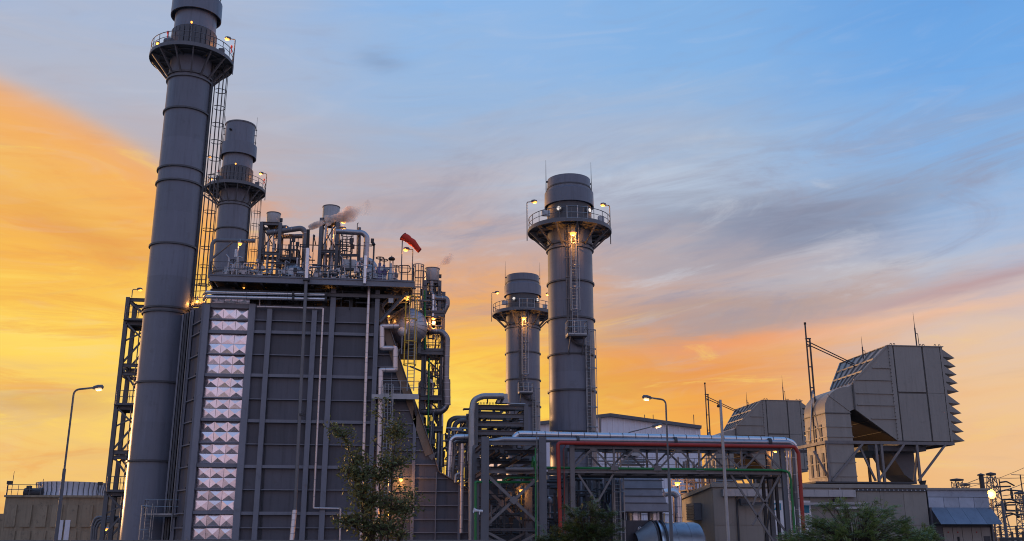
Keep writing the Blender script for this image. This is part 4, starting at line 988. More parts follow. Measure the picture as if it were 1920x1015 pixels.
for i, (x, y_, r) in enumerate(((905, 777, 0.16), (918, 777, 0.12), (930, 793, 0.18), (945, 809, 0.22), (915, 809, 0.14), (962, 793, 0.13), (972, 777, 0.12))):
    a = P(x, y_, YR) + Vector((0, 0.5, 0)); pipe(('small', 'thin', 'grey', 'broad', 'narrow', 'dark', 'slim')[i] + ' pipe lying lengthwise in the tall pipe rack, ' + ('top tier left', 'top tier second', 'middle tier', 'bottom tier right', 'bottom tier left', 'middle tier right', 'top tier right')[i], [a, a + Vector((0, 22, 0))], r, (steel_dark, pipe_grey)[i % 2])
pipe('tall grey pipe with a big bend over the top of the pipe rack', [(884, 1030, 75.0), (884, 775, 75.0), (888, 750, 75.0), (905, 743, 75.0), (944, 743, 75.0)], 0.24, galv, 1.2, 1.4)
eq = thing('valve_unit', 'motor valve unit on top of the tall pipe rack', 'valve', P(943, 757, 75.6))
m_ = MB(); a = P(943, 757, 75.6); m_.box(a.x - 0.5, a.x + 0.4, 75.3, 76, a.z, a.z + 0.3); m_.box(a.x - 0.1, a.x + 0.35, 75.3, 76, a.z + 0.3, a.z + 0.75); m_.build('body', galv, eq)
m_ = MB().tube([P(930, 757, 75.4), P(940, 740, 75.4)], 0.1, 8); m_.build('lever', steel_dark, eq)
MB().tube([P(938, 757, 75.4), P(944, 746, 75.4)], 0.14, 8).build('lever', steel_dark, eq)
MB().tube([P(914, 757, 75.4), P(914, 745, 75.4)], 0.05, 6).build('pipe_hanger', steel_dark, K)
pipe('thin cable conduit along the top of the pipe rack', [(948, 747, 75.6), (953, 757, 75.6), (985, 758, 75.6)], 0.06, galv, 0.3)

# ------------------------------------------------------------------ near rack frame
YF = 66.0
FR = thing('rack_frame', 'heavy grey steel frame with crossed braces left of the red pipe', 'steel frame', P(960, 1000, YF))
xl, xr = PX(909, 900, YF), PX(1017, 900, YF); zt_ = PZ(960, 820, YF)
for Y in (YF, YF + 6.5):
    for x in (xl, xr): MB().ibeam((x, Y, 0), (x, Y, zt_), 0.52, 0.44, up=(0, 1, 0)).build('column', steel, FR)
    for y_, m_ in ((831, steel), (884, steel_warm), (993, steel)):
        z = PZ(960, y_, YF); MB().ibeam((xl + 0.25, Y, z), (xr - 0.25, Y, z), 0.24, 0.30 if y_ < 990 else 0.14).build('cross_beam', m_, FR)
    za, zb = PZ(960, 893, YF), PZ(960, 984, YF)
    MB().beam((xl + 0.2, Y - 0.02, za), (xr - 0.2, Y - 0.02, zb), 0.1, 0.2).build('brace', steel_warm, FR)
    MB().beam((xr - 0.2, Y + 0.14, za), (xl + 0.2, Y + 0.14, zb), 0.1, 0.2).build('brace', steel_warm, FR)
    MB().beam((xl + 0.2, Y, zb - 0.5), (xr - 0.2, Y, 0.2), 0.1, 0.16).build('brace', steel_warm, FR)
    MB().beam((xr - 0.2, Y + 0.14, zb - 0.5), (xl + 0.2, Y + 0.14, 0.2), 0.1, 0.16).build('brace', steel_warm, FR)
    c = Vector(((xl + xr) / 2, Y, (za + zb) / 2)); MB().prism([(c.x - 0.34, c.z), (c.x, c.z - 0.3), (c.x + 0.34, c.z), (c.x, c.z + 0.3)], Y - 0.1, Y - 0.08).build('gusset', steel_warm, FR)
for x in (xl, xr):
    for y_ in (831, 884): z = PZ(960, y_, YF); MB().ibeam((x, YF + 0.2, z), (x, YF + 6.3, z), 0.22, 0.3).build('long_beam', steel, FR)
for y_, Y in ((843, YF + 1.5), (843, YF + 3.5), (858, YF + 4.5), (868, YF + 5.5), (850, YF + 6)):
    z = PZ(960, y_, YF); MB().ibeam((xl, Y, z), (xr, Y, z), 0.2, 0.24).build('tie_beam', steel_dark, FR)
MB().beam((xr - .2, YF + 1, PZ(960, 862, YF)), (xr - 2.0, YF + 3, PZ(960, 880, YF)), 0.09).build('brace', steel_dark, FR)
random.seed(9)
for i in range(9):
    x = xl + 0.4 + i * 0.4; z = PZ(960, random.choice([846, 858, 870, 876]), YF)
    pipe(f'{("first", "second", "third", "fourth", "fifth", "sixth", "seventh", "eighth", "ninth")[i]} lengthwise pipe from the left inside the near steel frame', [Vector((x, YF - 0.5 + random.random() * 2, z)), Vector((x, YF + 22, z))], random.uniform(0.06, 0.16), random.choice([steel_dark, pipe_grey, steel_dark]))
pipe('grey pipe bundle end lying on the lower beam of the near frame', [(948, 880, YF - .3), (1000, 880, YF - .3)], 0.12, steel_warm)
hn = thing('horn_speaker', 'white horn loudspeaker on the green pipe', 'loudspeaker', P(895, 958, 65.5))
MB().lathe([(0.36 * .5, 0), (0.30 * .5, 0.06), (0.16 * .5, 0.22), (0.07, 0.40), (0.09, 0.42), (0.09, 0.62), (0.01, 0.63)], P(888, 957, 65.5), (1, 0.15, -0.1), 20).build('horn', white_paint, hn)
MB().tube([P(899, 958, 65.5), P(899, 965, 65.5)], 0.04, 6).build('bracket', white_paint, hn)

# green pipes
pipe('green pipe rising at the left column of the near frame and running inwards', [(891.5, 1030, 65.6), (891.5, 904, 65.6), (1000, 904.5, 68)], 0.085, green_paint, 0.1)
pipe('short green branch pipe sloping inside the near frame', [(944, 901, 68), (953, 896, 68), (1003, 896, 68)], 0.07, green_paint, 0.1)
pipe('thin green vertical pipe in front of the near frame', [(1005, 1030, 65.4), (1004, 840, 65.4)], 0.05, green_paint)
pipe('thin rusty cable pipe next to the thin green vertical pipe', [(1008, 1030, 65.4), (1006.5, 810, 65.4)], 0.035, steel_warm)
pipe('stout green bent pipe end at the right column of the near frame', [(999, 880, 67), (1001, 856, 67), (1003, 868, 66)], 0.13, green_paint, 0.2)

# ------------------------------------------------------------------ pipe bridge
BR = thing('pipe_bridge', 'long steel truss bridge carrying silver, red and green pipes', 'pipe bridge', P(1270, 1000, YF))
zTop, zBot = PZ(1270, 840, YF), PZ(1270, 885.5, YF)
xA, xB = PX(1072.5, 860, YF), PX(1467, 860, YF)
for Y in (YF, YF + 2.6):
    MB().ibeam((xA, Y, zTop), (xB, Y, zTop), 0.22, 0.26).build('top_chord', steel_warm, BR)
    MB().ibeam((xA - 1.7, Y, zBot), (xB, Y, zBot), 0.22, 0.24).build('bottom_chord', steel_warm, BR)
    for x in (xA, xB): MB().ibeam((x, Y, 0), (x, Y, zTop + 0.1), 0.32, 0.3, up=(0, 1, 0)).build('column', steel_warm if x == xA else steel, BR)
    bots = [PX(v, 880, YF) for v in (1151.6, 1232.5, 1312, 1391.5)]; tops = [PX(v, 840, YF) for v in (1112, 1191.5, 1271, 1350, 1428)]
    for x in bots: MB().beam((x, Y, zBot), (x, Y, zTop), 0.13, 0.13, up=(0, 1, 0)).build('vertical', steel_warm, BR)
    for i, xt in enumerate(tops):
        for xb_ in ([xA] + bots + [xB])[i:i + 2]:
            MB().beam((xt, Y - 0.05, zTop - 0.05), (xb_, Y - 0.05, zBot + 0.1), 0.07, 0.12).build('diagonal', steel_warm, BR)
    for x in bots: MB().prism([(x - 0.3, zBot + 0.08), (x + 0.3, zBot + 0.08), (x + 0.16, zBot + 0.42), (x - 0.16, zBot + 0.42)], Y - 0.13, Y - 0.11).build('gusset', steel_warm, BR)
    for x in tops: MB().prism([(x - 0.3, zTop - 0.08), (x + 0.3, zTop - 0.08), (x + 0.14, zTop - 0.32), (x - 0.14, zTop - 0.32)], Y - 0.13, Y - 0.11).build('gusset', steel_warm, BR)
for x in [xA + 0.4] + bots + tops:
    MB().ibeam((x, YF, zBot - 0.02), (x, YF + 2.6, zBot - 0.02), 0.16, 0.2).build('cross_beam', steel_dark, BR)
    MB().ibeam((x, YF, zTop - 0.02), (x, YF + 2.6, zTop - 0.02), 0.16, 0.2).build('cross_beam', steel_dark, BR)
MB().box(xA, xB, YF + 0.3, YF + 2.3, zBot - 0.30, zBot - 0.24).build('cable_tray', black, BR)
rlb = MB(); railing(rlb, [(xA, YF + 2.4, zBot + 0.1), (xB, YF + 2.4, zBot + 0.1)], 1.05, 2.0, 0.02, False); rlb.build('railing', steel, BR)
for a, b in (((1084, 889), (1125, 952)), ((1150, 889), (1113, 955)), ((1370, 890), (1452, 1018)), ((1396, 890), (1478, 1004)), ((1432, 892), (1411, 948)), ((1462, 892), (1411, 985))):
    MB().beam(P(a[0], a[1], YF + 0.1), P(b[0], b[1], YF + 0.1), 0.11, 0.13).build('leg_brace', steel_warm, BR)
for x in (1434, 1447, 1458): MB().ibeam((PX(x, 950, YF + 2.6), YF + 2.6, 0), (PX(x, 950, YF + 2.6), YF + 2.6, zBot), 0.2, 0.2, up=(0, 1, 0)).build('column', steel_dark, BR)
MB().beam(P(1452, 895, YF + 1), P(1436, 1000, YF + 1), 0.14).build('leg_brace', steel_dark, BR)
lamp_post(BR, P(1449, 874, YF + 2.2), 1.1, (0.05, 0, 0), amber, 0.04, 0.34, watts=60)
# pipes on the bridge
pipe('uppermost long silver pipe on the pipe bridge', [(963, 822, YF + .6), (972, 813.5, YF + .6), (1472, 825.5, YF + .6), (1490, 832, YF + .8), (1496, 950, YF + 1.2)], 0.215, silver_pipe, 0.6, 0.92, seam_m=steel)
pipe('second long dull silver pipe just below the uppermost one', [(905, 831, YF + .8), (945, 824, YF + .3), (1478, 830, YF + .3), (1488, 838, YF + .5), (1492, 950, YF + .6)], 0.18, dull_pipe, 0.4, 3.0, flanges=[(1083, 825.5, YF + .3, (1, 0, 0)), (1266, 827.5, YF + .3, (1, 0, 0)), (1443, 829.6, YF + .3, (1, 0, 0))])
pipe('bright red fire pipe running along the bridge and down at both ends', [(1052, 1030, YF - .5), (1046, 830.5, YF - .5), (1490, 838, YF - .5), (1497, 850, YF - .5), (1507, 1000, YF - .5)], 0.135, red_paint, 0.25, 3.5, seam_m=red_paint)
pipe('green pipe along the floor of the pipe bridge, bending down at the right', [(1008, 877, YF + .2), (1465, 882, YF - .2), (1479, 885, YF - .35), (1483, 900, YF - .35), (1490, 1000, YF - .35)], 0.085, green_paint, 0.3)
pipe('thin dark red pipe beside the red fire pipe', [(1060, 1030, YF - .2), (1057, 842, YF - .2), (1064, 827, YF - .2)], 0.025, red_paint)
pipe('left of three silver drop pipes at the right end of the bridge', [(1474, 845, YF + .5), (1481, 1000, YF + .5)], 0.09, silver_pipe, 0, 1.2)
pipe('middle of three silver drop pipes at the right end of the bridge', [(1480, 845, YF + .5), (1487.5, 1000, YF + .5)], 0.10, silver_pipe, 0, 1.2)
pipe('right dark drop pipe at the right end of the bridge', [(1486.5, 842, YF), (1497, 1000, YF)], 0.13, pipe_grey, 0, 1.2)

# equipment below and behind the bridge
dv = thing('diverter_duct', 'dark ribbed duct block under the left half of the bridge', 'duct', P(1100, 1000, 80))
a, b = P(1028, 1000, 79), P(1150, 893, 79)
MB().box(a.x, b.x, 79, 90, 0, b.z).build('casing', stack_dark, dv)
for k in range(7): x = a.x + (b.x - a.x) * k / 6; MB().box(x - 0.08, x + 0.08, 78.8, 79.02, 0, b.z + 0.1).build('rib', rib_paint, dv)
for z in (1.5, 3.2, 4.9): MB().box(a.x, b.x, 78.86, 79.01, z - 0.06, z + 0.06).build('rib', rib_paint, dv)
MB().box(PX(895, 1000, 80), a.x - .02, 80, 89, 0, PZ(960, 903, 80)).build('link_duct', stack_dark, dv)
MB().prism([(b.x - 2.4, 3.0), (b.x + 0.6, 6.0), (b.x + 0.6, 0), (b.x - 2.4, 0)], 77.6, 78.7).build('sloped_duct', wall_paint, dv)
lk = thing('area_lamp', 'small amber lamp on a post seen through the crossed braces', 'lamp', P(978, 960, 72))
MB().tube([P(977, 975, 72), P(978, 920, 72)], 0.05, 8).build('post', yellow_paint_and_lamplight, lk)
bulkhead_lamp(lk, P(978, 918, 72), 0.17, amber, watts=110, name='fitting')
for i, (x, y) in enumerate(((985, 957), (1009, 949))):
    f_ = thing('access_frame', ('left' if i == 0 else 'right') + ' railed access frame lit amber inside the near frame', 'frame', P(x, 1000, 73))
    p = P(x, y, 73); m_ = MB(); railing(m_, [(p.x - 0.5, 73, p.z), (p.x + 0.5, 73, p.z), (p.x + .5, 74, p.z)], 0.8, 0.4, 0.03); m_.tube([(p.x - .4, 73, 0), (p.x - .4, 73, p.z)], 0.04, 6); m_.tube([(p.x + .4, 73, 0), (p.x + .4, 73, p.z)], 0.04, 6); m_.build('rails', steel_warm, f_)
    MB().box(p.x - .5, p.x + .5, 73, 74, p.z - .06, p.z).build('floor', grating, f_)
for i, x in enumerate((1031, 1020)):
    p = P(x, 938 + 4 * i, 74); s_ = thing('spring_hanger', ('left', 'right')[1 - i] + ' pale dome valve behind the near frame column', 'valve', p - Vector((0, 0, 2)))
    MB().lathe([(0.01, 0.25), (0.2, 0.15), (0.26, 0), (0.24, -0.2), (0.1, -0.25), (0.1, -1.5)], p, (0, 0, 1), 14).build('body', dull_pipe, s_)
random.seed(21)
m_ = MB()
for k in range(40):
    a = P(random.uniform(900, 1140), random.uniform(905, 1005), random.uniform(71, 78)); d = Vector(random.choice([(1, 0, 0), (0, 0, 1), (0, 1, 0), (0, 0, 1)])) * random.uniform(0.5, 2.2)
    m_.tube([a, a + d], random.uniform(0.03, 0.12), 7)
o = single(m_, 'pipework', pipe_grey, 'dark tangle of pipes behind the near frame and bridge legs', 'pipework'); o['kind'] = 'stuff'
lf = thing('ladder_tower', 'grey caged ladder under the bridge left of the slatted cooler', 'ladder', P(1158, 1000, 70))
for x, yy in ((1150, 70), (1156, 70.5), (1163, 71)): 
    X = PX(x, 950, yy); MB().ibeam((X, yy, 0), (X, yy, zBot - .3), 0.18, 0.18, up=(0, 1, 0)).build('post', steel, lf)
cage_ladder(lf, (PX(1158, 950, 69.6), 69.6), 0.1, zBot - 0.5, (0, -1), 0.45, 0.5, 0.8, galv, galv, 1.2)

# slatted cooler box on drums
cl_ = thing('cooler_box', 'blue-grey cooler box of wide overlapping slats under the bridge', 'cooler', P(1205, 1000, 73))
YC = 72.0
levels = [893, 901, 917, 931, 944, 960]
for k in range(5):
    a, b = levels[k], levels[k + 1]; ex = 0 if k < 4 else 0
    x0_, x1_ = PX(1170, b, YC), PX(1242 + (6 if k >= 3 else 0) * (k - 2), b, YC)
    z1, z0 = PZ(1205, a, YC), PZ(1205, b, YC)
    MB().prism([(x0_, z0), (x1_, z0), (x1_ - 0.05, z1 - 0.02), (x0_, z1 - 0.02)], YC - 0.06 * k, YC + 5).build('slat', zinc, cl_)
    MB().box(x0_ - 0.03, x1_ + 0.06, YC - 0.06 * k - 0.10, YC - 0.06 * k + 0.02, z0 - 0.03, z0 + 0.05).build('slat_lip', steel, cl_)
for x in (1189, 1228):
    c = P(x, 972, YC + 1.4); MB().lathe([(0.55, -0.6), (0.55, 0.45), (0.6, 0.45), (0.6, 0.5)], (c.x, c.y, c.z), (0, 0, 1), 24).build('fan_drum', silver_pipe, cl_)
for x in (1172, 1240): X = PX(x, 980, YC + .3); MB().box(X - 0.1, X + 0.1, YC + .2, YC + .4, 0, PZ(1205, 960, YC)).build('leg', steel_dark, cl_)
a, b = P(1168, 1010, YC - .3), P(1232, 976, YC - .3)
eb = MB().box(a.x, b.x, YC - .3, YC + 3, 0, b.z); single(eb, 'motor_block', wall_paint, 'dark block with a round dial below the cooler box', 'machine')
c = P(1200, 992, YC - .33); dl = thing('dial_gauge', 'small white round fan cover on the dark block', 'gauge', c)
MB().lathe([(0.01, 0.08), (0.13, 0.07), (0.17, 0.0), (0.17, -0.04)], c, (0, -1, 0), 20).build('rim', white_paint, dl)
for k in range(3): MB().beam(c + Vector((0, -0.085, 0)), c + Vector((math.cos(k * 2.09) * .15, -0.085, math.sin(k * 2.09) * .15)), 0.03).build('blade', black, dl)
# large silver cylinder (exhaust casing)
ex = thing('exhaust_casing', 'large silver drum lying on its side at the bottom of the picture', 'drum', P(1280, 1010, 71))
c = P(1270, 1030, 71.0); r = PZ(1280, 980, 71 - 1.6) - c.z
r = 1.95; cz = PZ(1280, 979, 70.2) - r
xa, xb = PX(1238, 1000, 70), PX(1322, 1000, 70)
MB().lathe([(r, xa), (r, xb - 0.5), (r * 0.96, xb - 0.2), (r * 0.8, xb)], (0, 71.2, cz), (1, 0, 0), 48, cap=True).build('shell', dull_pipe, ex)
for x in (xa, xa + 0.35, xa - 0.3): MB().lathe([(r, x - 0.07), (r + 0.14, x - 0.07), (r + 0.14, x + 0.07), (r, x + 0.07)], (0, 71.2, cz), (1, 0, 0), 48).build('flange', steel_dark if x != xa else silver_pipe, ex)
for x in (xa + 1.2, xa + 2.2): MB().lathe([(r, x - 0.02), (r + 0.02, x - 0.02), (r + 0.02, x + 0.02), (r, x + 0.02)], (0, 71.2, cz), (1, 0, 0), 48).build('seam', dull_pipe, ex)
MB().lathe([(r + .1, xa - 0.35), (r * 0.6, xa - 1.6)], (0, 71.2, cz), (1, 0, 0), 40).build('cone', galv, ex)
pipe('thick silver elbow pipe between cooler box and tan building', [(1245, 925, 74), (1262, 922, 74), (1271, 930, 74), (1273, 1000, 74)], 0.3, silver_pipe, 0.6, 0.8)
pipe('thin yellow upright pipe beside the cooler box', [(1245, 962, 73), (1245, 980, 73)], 0.05, yellow_paint_and_lamplight)

# ------------------------------------------------------------------ denser small pipework on and beside the boiler
def ortho_tangle(label, boxes, n, rmin, rmax, m_, seed, name='pipework', vert=.5, long=2.2):
    rn = random.Random(seed); mb = MB()
    for k in range(n):
        x0_, x1_, y0_, y1_, Ya, Yb = rn.choice(boxes)
        p = P(rn.uniform(x0_, x1_), rn.uniform(y0_, y1_), rn.uniform(Ya, Yb)); lo, hi = PX(x0_, (y0_ + y1_) / 2, Ya), PX(x1_, (y0_ + y1_) / 2, Ya)
        zl, zh = PZ(x0_, y1_, Ya), PZ(x0_, y0_, Ya); pts = [p.copy()]
        for s_ in range(rn.choice((1, 2, 2, 3))):
            q = pts[-1].copy(); L = rn.uniform(.4, long)
            if rn.random() < vert: q.z = min(zh, max(zl, q.z + rn.choice((-1, 1)) * L))
            elif rn.random() < .7: q.x = min(hi, max(lo, q.x + rn.choice((-1, 1)) * L))
            else: q.y = min(Yb, max(Ya, q.y + rn.choice((-1, 1)) * L))
            if (q - pts[-1]).length > .15: pts.append(q)
        if len(pts) < 2: continue
        r = rn.uniform(rmin, rmax); mb.tube(pts, r, 7, bend=r * 2.5)
        if rn.random() < .35: mb.lathe([(r * .9, -.05), (r * 1.9, -.05), (r * 1.9, .05), (r * .9, .05)], pts[0].lerp(pts[1], .5), pts[1] - pts[0], 9)
        if rn.random() < .16: c = pts[0]; mb.box(c.x - .14, c.x + .14, c.y - .1, c.y + .1, c.z - .18, c.z + .18)
    o = single(mb, name, m_, label, 'pipework'); o['kind'] = 'stuff'
ortho_tangle('thin dark pipes, rods and boxes crowding the upper pipe tower', [(789, 832, 535, 590, 81.6, 86), (786, 832, 592, 655, 81.6, 86)], 70, .025, .075, steel_dark, 41, vert=.6)
ortho_tangle('bright small-bore pipes in the upper pipe tower', [(789, 830, 560, 655, 81.4, 84)], 26, .03, .08, dull_pipe, 42, vert=.6)
ortho_tangle('thin pipes and rods in the lower pipe tower', [(786, 832, 665, 740, 81.5, 86), (790, 834, 770, 880, 80, 86)], 80, .025, .08, steel, 43, vert=.65)
ortho_tangle('small warm-lit pipes between pipe tower and pipe rack', [(836, 884, 800, 905, 79.5, 86)], 60, .03, .10, dull_pipe, 44, vert=.6)
ortho_tangle('thin rods and conduits standing among the roof deck silencers', [(494, 600, 440, 520, 78, 82), (600, 700, 440, 522, 78, 82)], 90, .02, .06, steel_dark, 45, vert=.65)
ortho_tangle('low bright pipes and fittings along the roof deck railing', [(410, 745, 503, 524, 77, 80)], 90, .03, .08, galv, 46, vert=.5, long=1.4)
ortho_tangle('dark conduits and cable runs under the roof deck', [(395, 765, 537, 572, 77.5, 80)], 90, .025, .07, steel_dark, 47, vert=.35)
ortho_tangle('dim pipework inside the tall pipe rack', [(897, 985, 762, 835, 77, 92)], 60, .04, .11, steel_dark, 48, vert=.15, long=4)
ortho_tangle('dim pipework behind the near frame and bridge', [(900, 1160, 895, 1005, 70, 77)], 110, .03, .11, steel_dark, 49, vert=.5)
# steep stair flights in the pipe tower
for i, (a, b, lb) in enumerate((((793, 741), (826, 660), 'upper steep stair flight in the pipe tower'), ((826, 800), (793, 744), 'lower steep stair flight in the pipe tower'))):
    p, q = P(a[0], a[1], 82.6), P(b[0], b[1], 82.6); s_ = thing('stair_flight', lb, 'stairs', p if p.z < q.z else q)
    for dy in (0, .8): MB().beam(p + Vector((0, dy, 0)), q + Vector((0, dy, 0)), .06, .22).build('stringer', steel, s_)
    for k in range(1, 12): c = p.lerp(q, k / 12); MB().box(c.x - .12, c.x + .12, 82.62, 83.38, c.z - .02, c.z + .02).build('tread', grating, s_)
    MB().tube([p + Vector((0, 0, 1)), q + Vector((0, 0, 1))], .025, 6).build('handrail', steel, s_)

# ------------------------------------------------------------------ air intake houses
YI = 78.0
def intake(label):
    xl, xr = PX(1552, 831, YI), PX(1603, 850, YI); xf = PX(1599.5, 735, YI)
    zf1, zf0 = PZ(1599, 720, YI), PZ(1604, 767, YI); XL, XR = 43.55, PX(1776, 740, YI); zt_, zb_ = PZ(1715, 650, YI), PZ(1715, 827, YI)
    D1, D2 = YI + 4.2, YI + 9.0; z0 = 6.15
    t = thing('air_intake', label, 'air intake', ((xl + XR) / 2, YI + 4, z0), 'air intake houses')
    # vertical duct and elbow
    zk = zf0 - 0.2; rad = zf1 - zk
    out = [(xl, z0), (xl, zk + 0.1)] + [(xl + (xf - xl) * 0.86 * (1 - math.cos(R(a))), zk + 0.1 + (zf1 - 0.25 - zk - 0.1) * math.sin(R(a))) for a in (15, 30, 45, 60, 75, 90)] + [(xf, zf1), (xf, zf0), (xr - 0.1, zk), (xr, z0)]
    MB().prism(out, YI, D1).build('elbow_duct', tan, t, ang=25)
    for y_ in (775, 800, 819, 867, 893):
        z = PZ(1575, y_, YI)
        MB().box(xl - 0.07, xr + (0.02 if z < 10 else -0.05), YI - 0.07, YI + 0.0, z - 0.04, z + 0.04).build('duct_rib', tan_dark if y_ == 775 else tan, t)
        MB().box(xl - 0.07, xl + 0.0, YI, D1, z - 0.04, z + 0.04).build('duct_rib', tan_dark if y_ == 775 else tan, t)
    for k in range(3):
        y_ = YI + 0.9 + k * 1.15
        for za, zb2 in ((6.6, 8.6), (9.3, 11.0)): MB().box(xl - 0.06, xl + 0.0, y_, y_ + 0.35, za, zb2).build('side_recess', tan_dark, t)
    MB().beam((xl + 0.35, YI - 0.03, zf1 - 0.95), (xr - 0.1, YI - 0.03, zk), 0.05, 0.07).build('mitre_seam', tan, t)
    # widening transition
    A = [(xf, YI, zf1), (xf, D1, zf1), (xf, D1, zf0), (xf, YI, zf0)]; Bq = [(XL, YI, zt_), (XL, D2, zt_), (XL, D2, zb_), (XL, YI, zb_)]
    tr = MB().add(A + Bq, [(0, 1, 5, 4), (1, 2, 6, 5), (2, 3, 7, 6), (3, 0, 4, 7)]).build('transition', tan, t, smooth=False)
    top = lambda u, v: Vector(A[0]).lerp(Vector(A[1]), v).lerp(Vector(Bq[0]).lerp(Vector(Bq[1]), v), u)
    bot = lambda u, v: Vector(A[3]).lerp(Vector(A[2]), v).lerp(Vector(Bq[3]).lerp(Vector(Bq[2]), v), u)
    for k in range(7): v = 0.0 + k / 6; MB().beam(top(0.02, v) + Vector((-.04, 0, .05)), top(0.98, v) + Vector((-.04, 0, .05)), 0.09, 0.16).build('roof_batten', tan, tr)
    for u in (0.3, 0.62): MB().beam(top(u, 0) + Vector((-.05, 0, .1)), top(u, 1) + Vector((-.05, 0, .1)), 0.09, 0.14).build('roof_batten', tan, tr)
    for u in (0.35, 0.68): MB().beam(bot(u, 0) + Vector((0, 0, -.06)), bot(u, 1) + Vector((0, 0, -.06)), 0.07, 0.1).build('floor_batten', shade_brown, tr)
    MB().slab([bot(0.01, 0.01) + Vector((0, 0, -.06)), bot(0.01, 0.99) + Vector((0, 0, -.06)), bot(0.99, 0.99) + Vector((0, 0, -.06)), bot(0.99, 0.01) + Vector((0, 0, -.06))], 0.02).build('underside_shade', shade_brown, tr)  # dark sheet added so the sunlit underside looks shaded
    for y_, xa, xb in ((690, 1635, 1670), (713, 1600, 1674), (738, 1605, 1677), (760, 1607, 1680), (785, 1634, 1684)):
        z = PZ(1650, y_, YI); MB().box(PX(xa, y_, YI), PX(xb, y_, YI) - 0.1, YI - 0.1, YI + 0.01, z - 0.04, z + 0.04).build('side_rib', tan, tr)
    MB().beam((xf, YI - 0.04, zf0 - 0.05), (xf, YI - 0.04, zf1 + 0.05), 0.12, 0.12, up=(0, 1, 0)).build('flange', tan_dark, tr)
    # filter house
    hs = MB().box(XL, XR, YI + 0.04, D2, zb_, zt_).build('filter_house', tan_dark, t)
    X1_, X2_, X3_ = XL + 0.45, PX(1738, 740, YI), XR - 0.22; zm = PZ(1715, 737, YI)
    for xa, xb, za, zb2 in ((XL, X1_ - 0.06, zb_, zt_), (X1_ + 0.06, X2_ - 0.08, zm + 0.08, zt_ - .01), (X1_ + 0.06, X2_ - 0.08, zb_, zm - 0.08), (X2_ + 0.08, X3_ - 0.05, zm + 0.01, zt_ - .01), (X2_ + 0.08, X3_ - 0.05, zb_, zm - 0.01), (X3_ + 0.02, XR + .01, zb_, zt_)):
        MB().box(xa, xb, YI - 0.05, YI + 0.05, za, zb2).build('wall_panel', tan, hs)
    bl = MB()
    for k in range(26): zz = zb_ + 0.2 + k * (zt_ - zb_ - 0.4) / 25; bl.box(XL - 0.02, XL + 0.05, YI - 0.08, YI - 0.04, zz - 0.03, zz + 0.03)
    bl.build('bolt_row', tan_dark, hs)
    MB().box(XL - 0.1, XR + 0.12, YI - 0.12, D2 + 0.1, zt_, zt_ + 0.07).build('roof', tan, hs)
    for x in (XL + .3, XL + .6, X2_ - .1, X2_ + .2, XR - .6, XR - .2):
        MB().tube([(x - .09, YI, zt_ + .05), (x - .07, YI, zt_ + .22), (x + .07, YI, zt_ + .22), (x + .09, YI, zt_ + .05)], 0.03, 6, bend=0.06).build('lifting_eye', steel_dark, hs)
    # weather hoods
    n = 0
    for za, zb2 in ((zt_ - 0.15, zm + 0.25), (zm - 0.05, zb_ + 0.1)):
        hh = (za - zb2) / 5
        for k in range(5):
            z1 = za - hh * k; z2 = z1 - hh
            MB().add([(XR, YI + .02, z1), (XR + 1.15, YI + .02, z2 - 0.06), (XR + 1.15, D2, z2 - 0.06), (XR, D2, z1), (XR, YI + .02, z2 + 0.06), (XR + .01, D2, z2 + 0.06)], [(0, 1, 2, 3), (0, 4, 1), (3, 2, 5), (4, 5, 2, 1)]).build('weather_hood', tan, hs, smooth=False)
    # support frame
    zp = zb_ - 0.05
    fr_ = MB().box(xl - 0.3, XR + 0.05, YI - 0.15, YI + 0.05, zp - 0.28, zp - 0.02).build('support_beam', steel_warm, t)
    MB().box(xl - 0.3, xl - 0.1, YI, D2 - 2, zp - 0.28, zp - 0.03).build('cross_beam', steel_warm, fr_)
    for x in (xl + 6.6, xl + 8.2, XR - 2.6, XR - 0.1): MB().box(x - .1, x + .1, YI + .1, D2, zp - 0.3, zp - 0.04).build('cross_beam', steel, fr_)
    MB().box(xl - 0.3, XR, D2 - 0.2, D2, zp - 0.28, zp - 0.02).build('far_beam', steel, fr_)
    for x in (xl - 0.12, PX(1645, 870, YI), PX(1650, 870, YI) + 0.25, PX(1722, 870, YI)):
        for y_ in (YI - 0.02, D2 - 0.4): MB().ibeam((x, y_, z0 - 0.1), (x, y_, zp - 0.25), 0.2, 0.2, up=(0, 1, 0)).build('leg', steel_warm, t)
    for a, b, y_ in (((1560, 902), (1617, 833), YI - .1), ((1556, 900), (1526, 846), YI + .3), ((1647, 902), (1696, 832), YI - .1), ((1722, 902), (1774, 832), YI - .1), ((1642, 902), (1609, 832), YI + 0.2), ((1714, 902), (1722, 832), YI + 0.5)):
        MB().beam(P(a[0], a[1], y_), P(b[0], b[1], y_), 0.16).build('brace', steel_warm, t)
    MB().box(xf + 1.2, XR - 2.2, YI + 0.6, D2 - .6, zp - 0.75, zp - 0.3).build('under_floor', stack_dark, t)
    a_, b_ = PX(1690, 875, YI + 2.5), PX(1716, 875, YI + 2.5)
    MB().add([(a_ - .9, YI + 2.5, zp - .7), (b_, YI + 2.5, zp - .7), (b_, YI + 2.5, z0), (a_ + .2, YI + 2.5, z0 + .8), (a_ - .9, YI + 6, zp - .7), (b_, YI + 6, zp - .7), (b_, YI + 6, z0), (a_ + .2, YI + 6, z0 + .8)], [(0, 1, 2, 3), (4, 7, 6, 5), (1, 5, 6, 2), (0, 3, 7, 4), (3, 2, 6, 7)]).build('hopper', steel, t, smooth=False)
    MB().box(xl - 1.5, XR - 4.0, YI - 0.3, D2, z0 - 0.14, z0).build('base_plate', steel_dark, t)
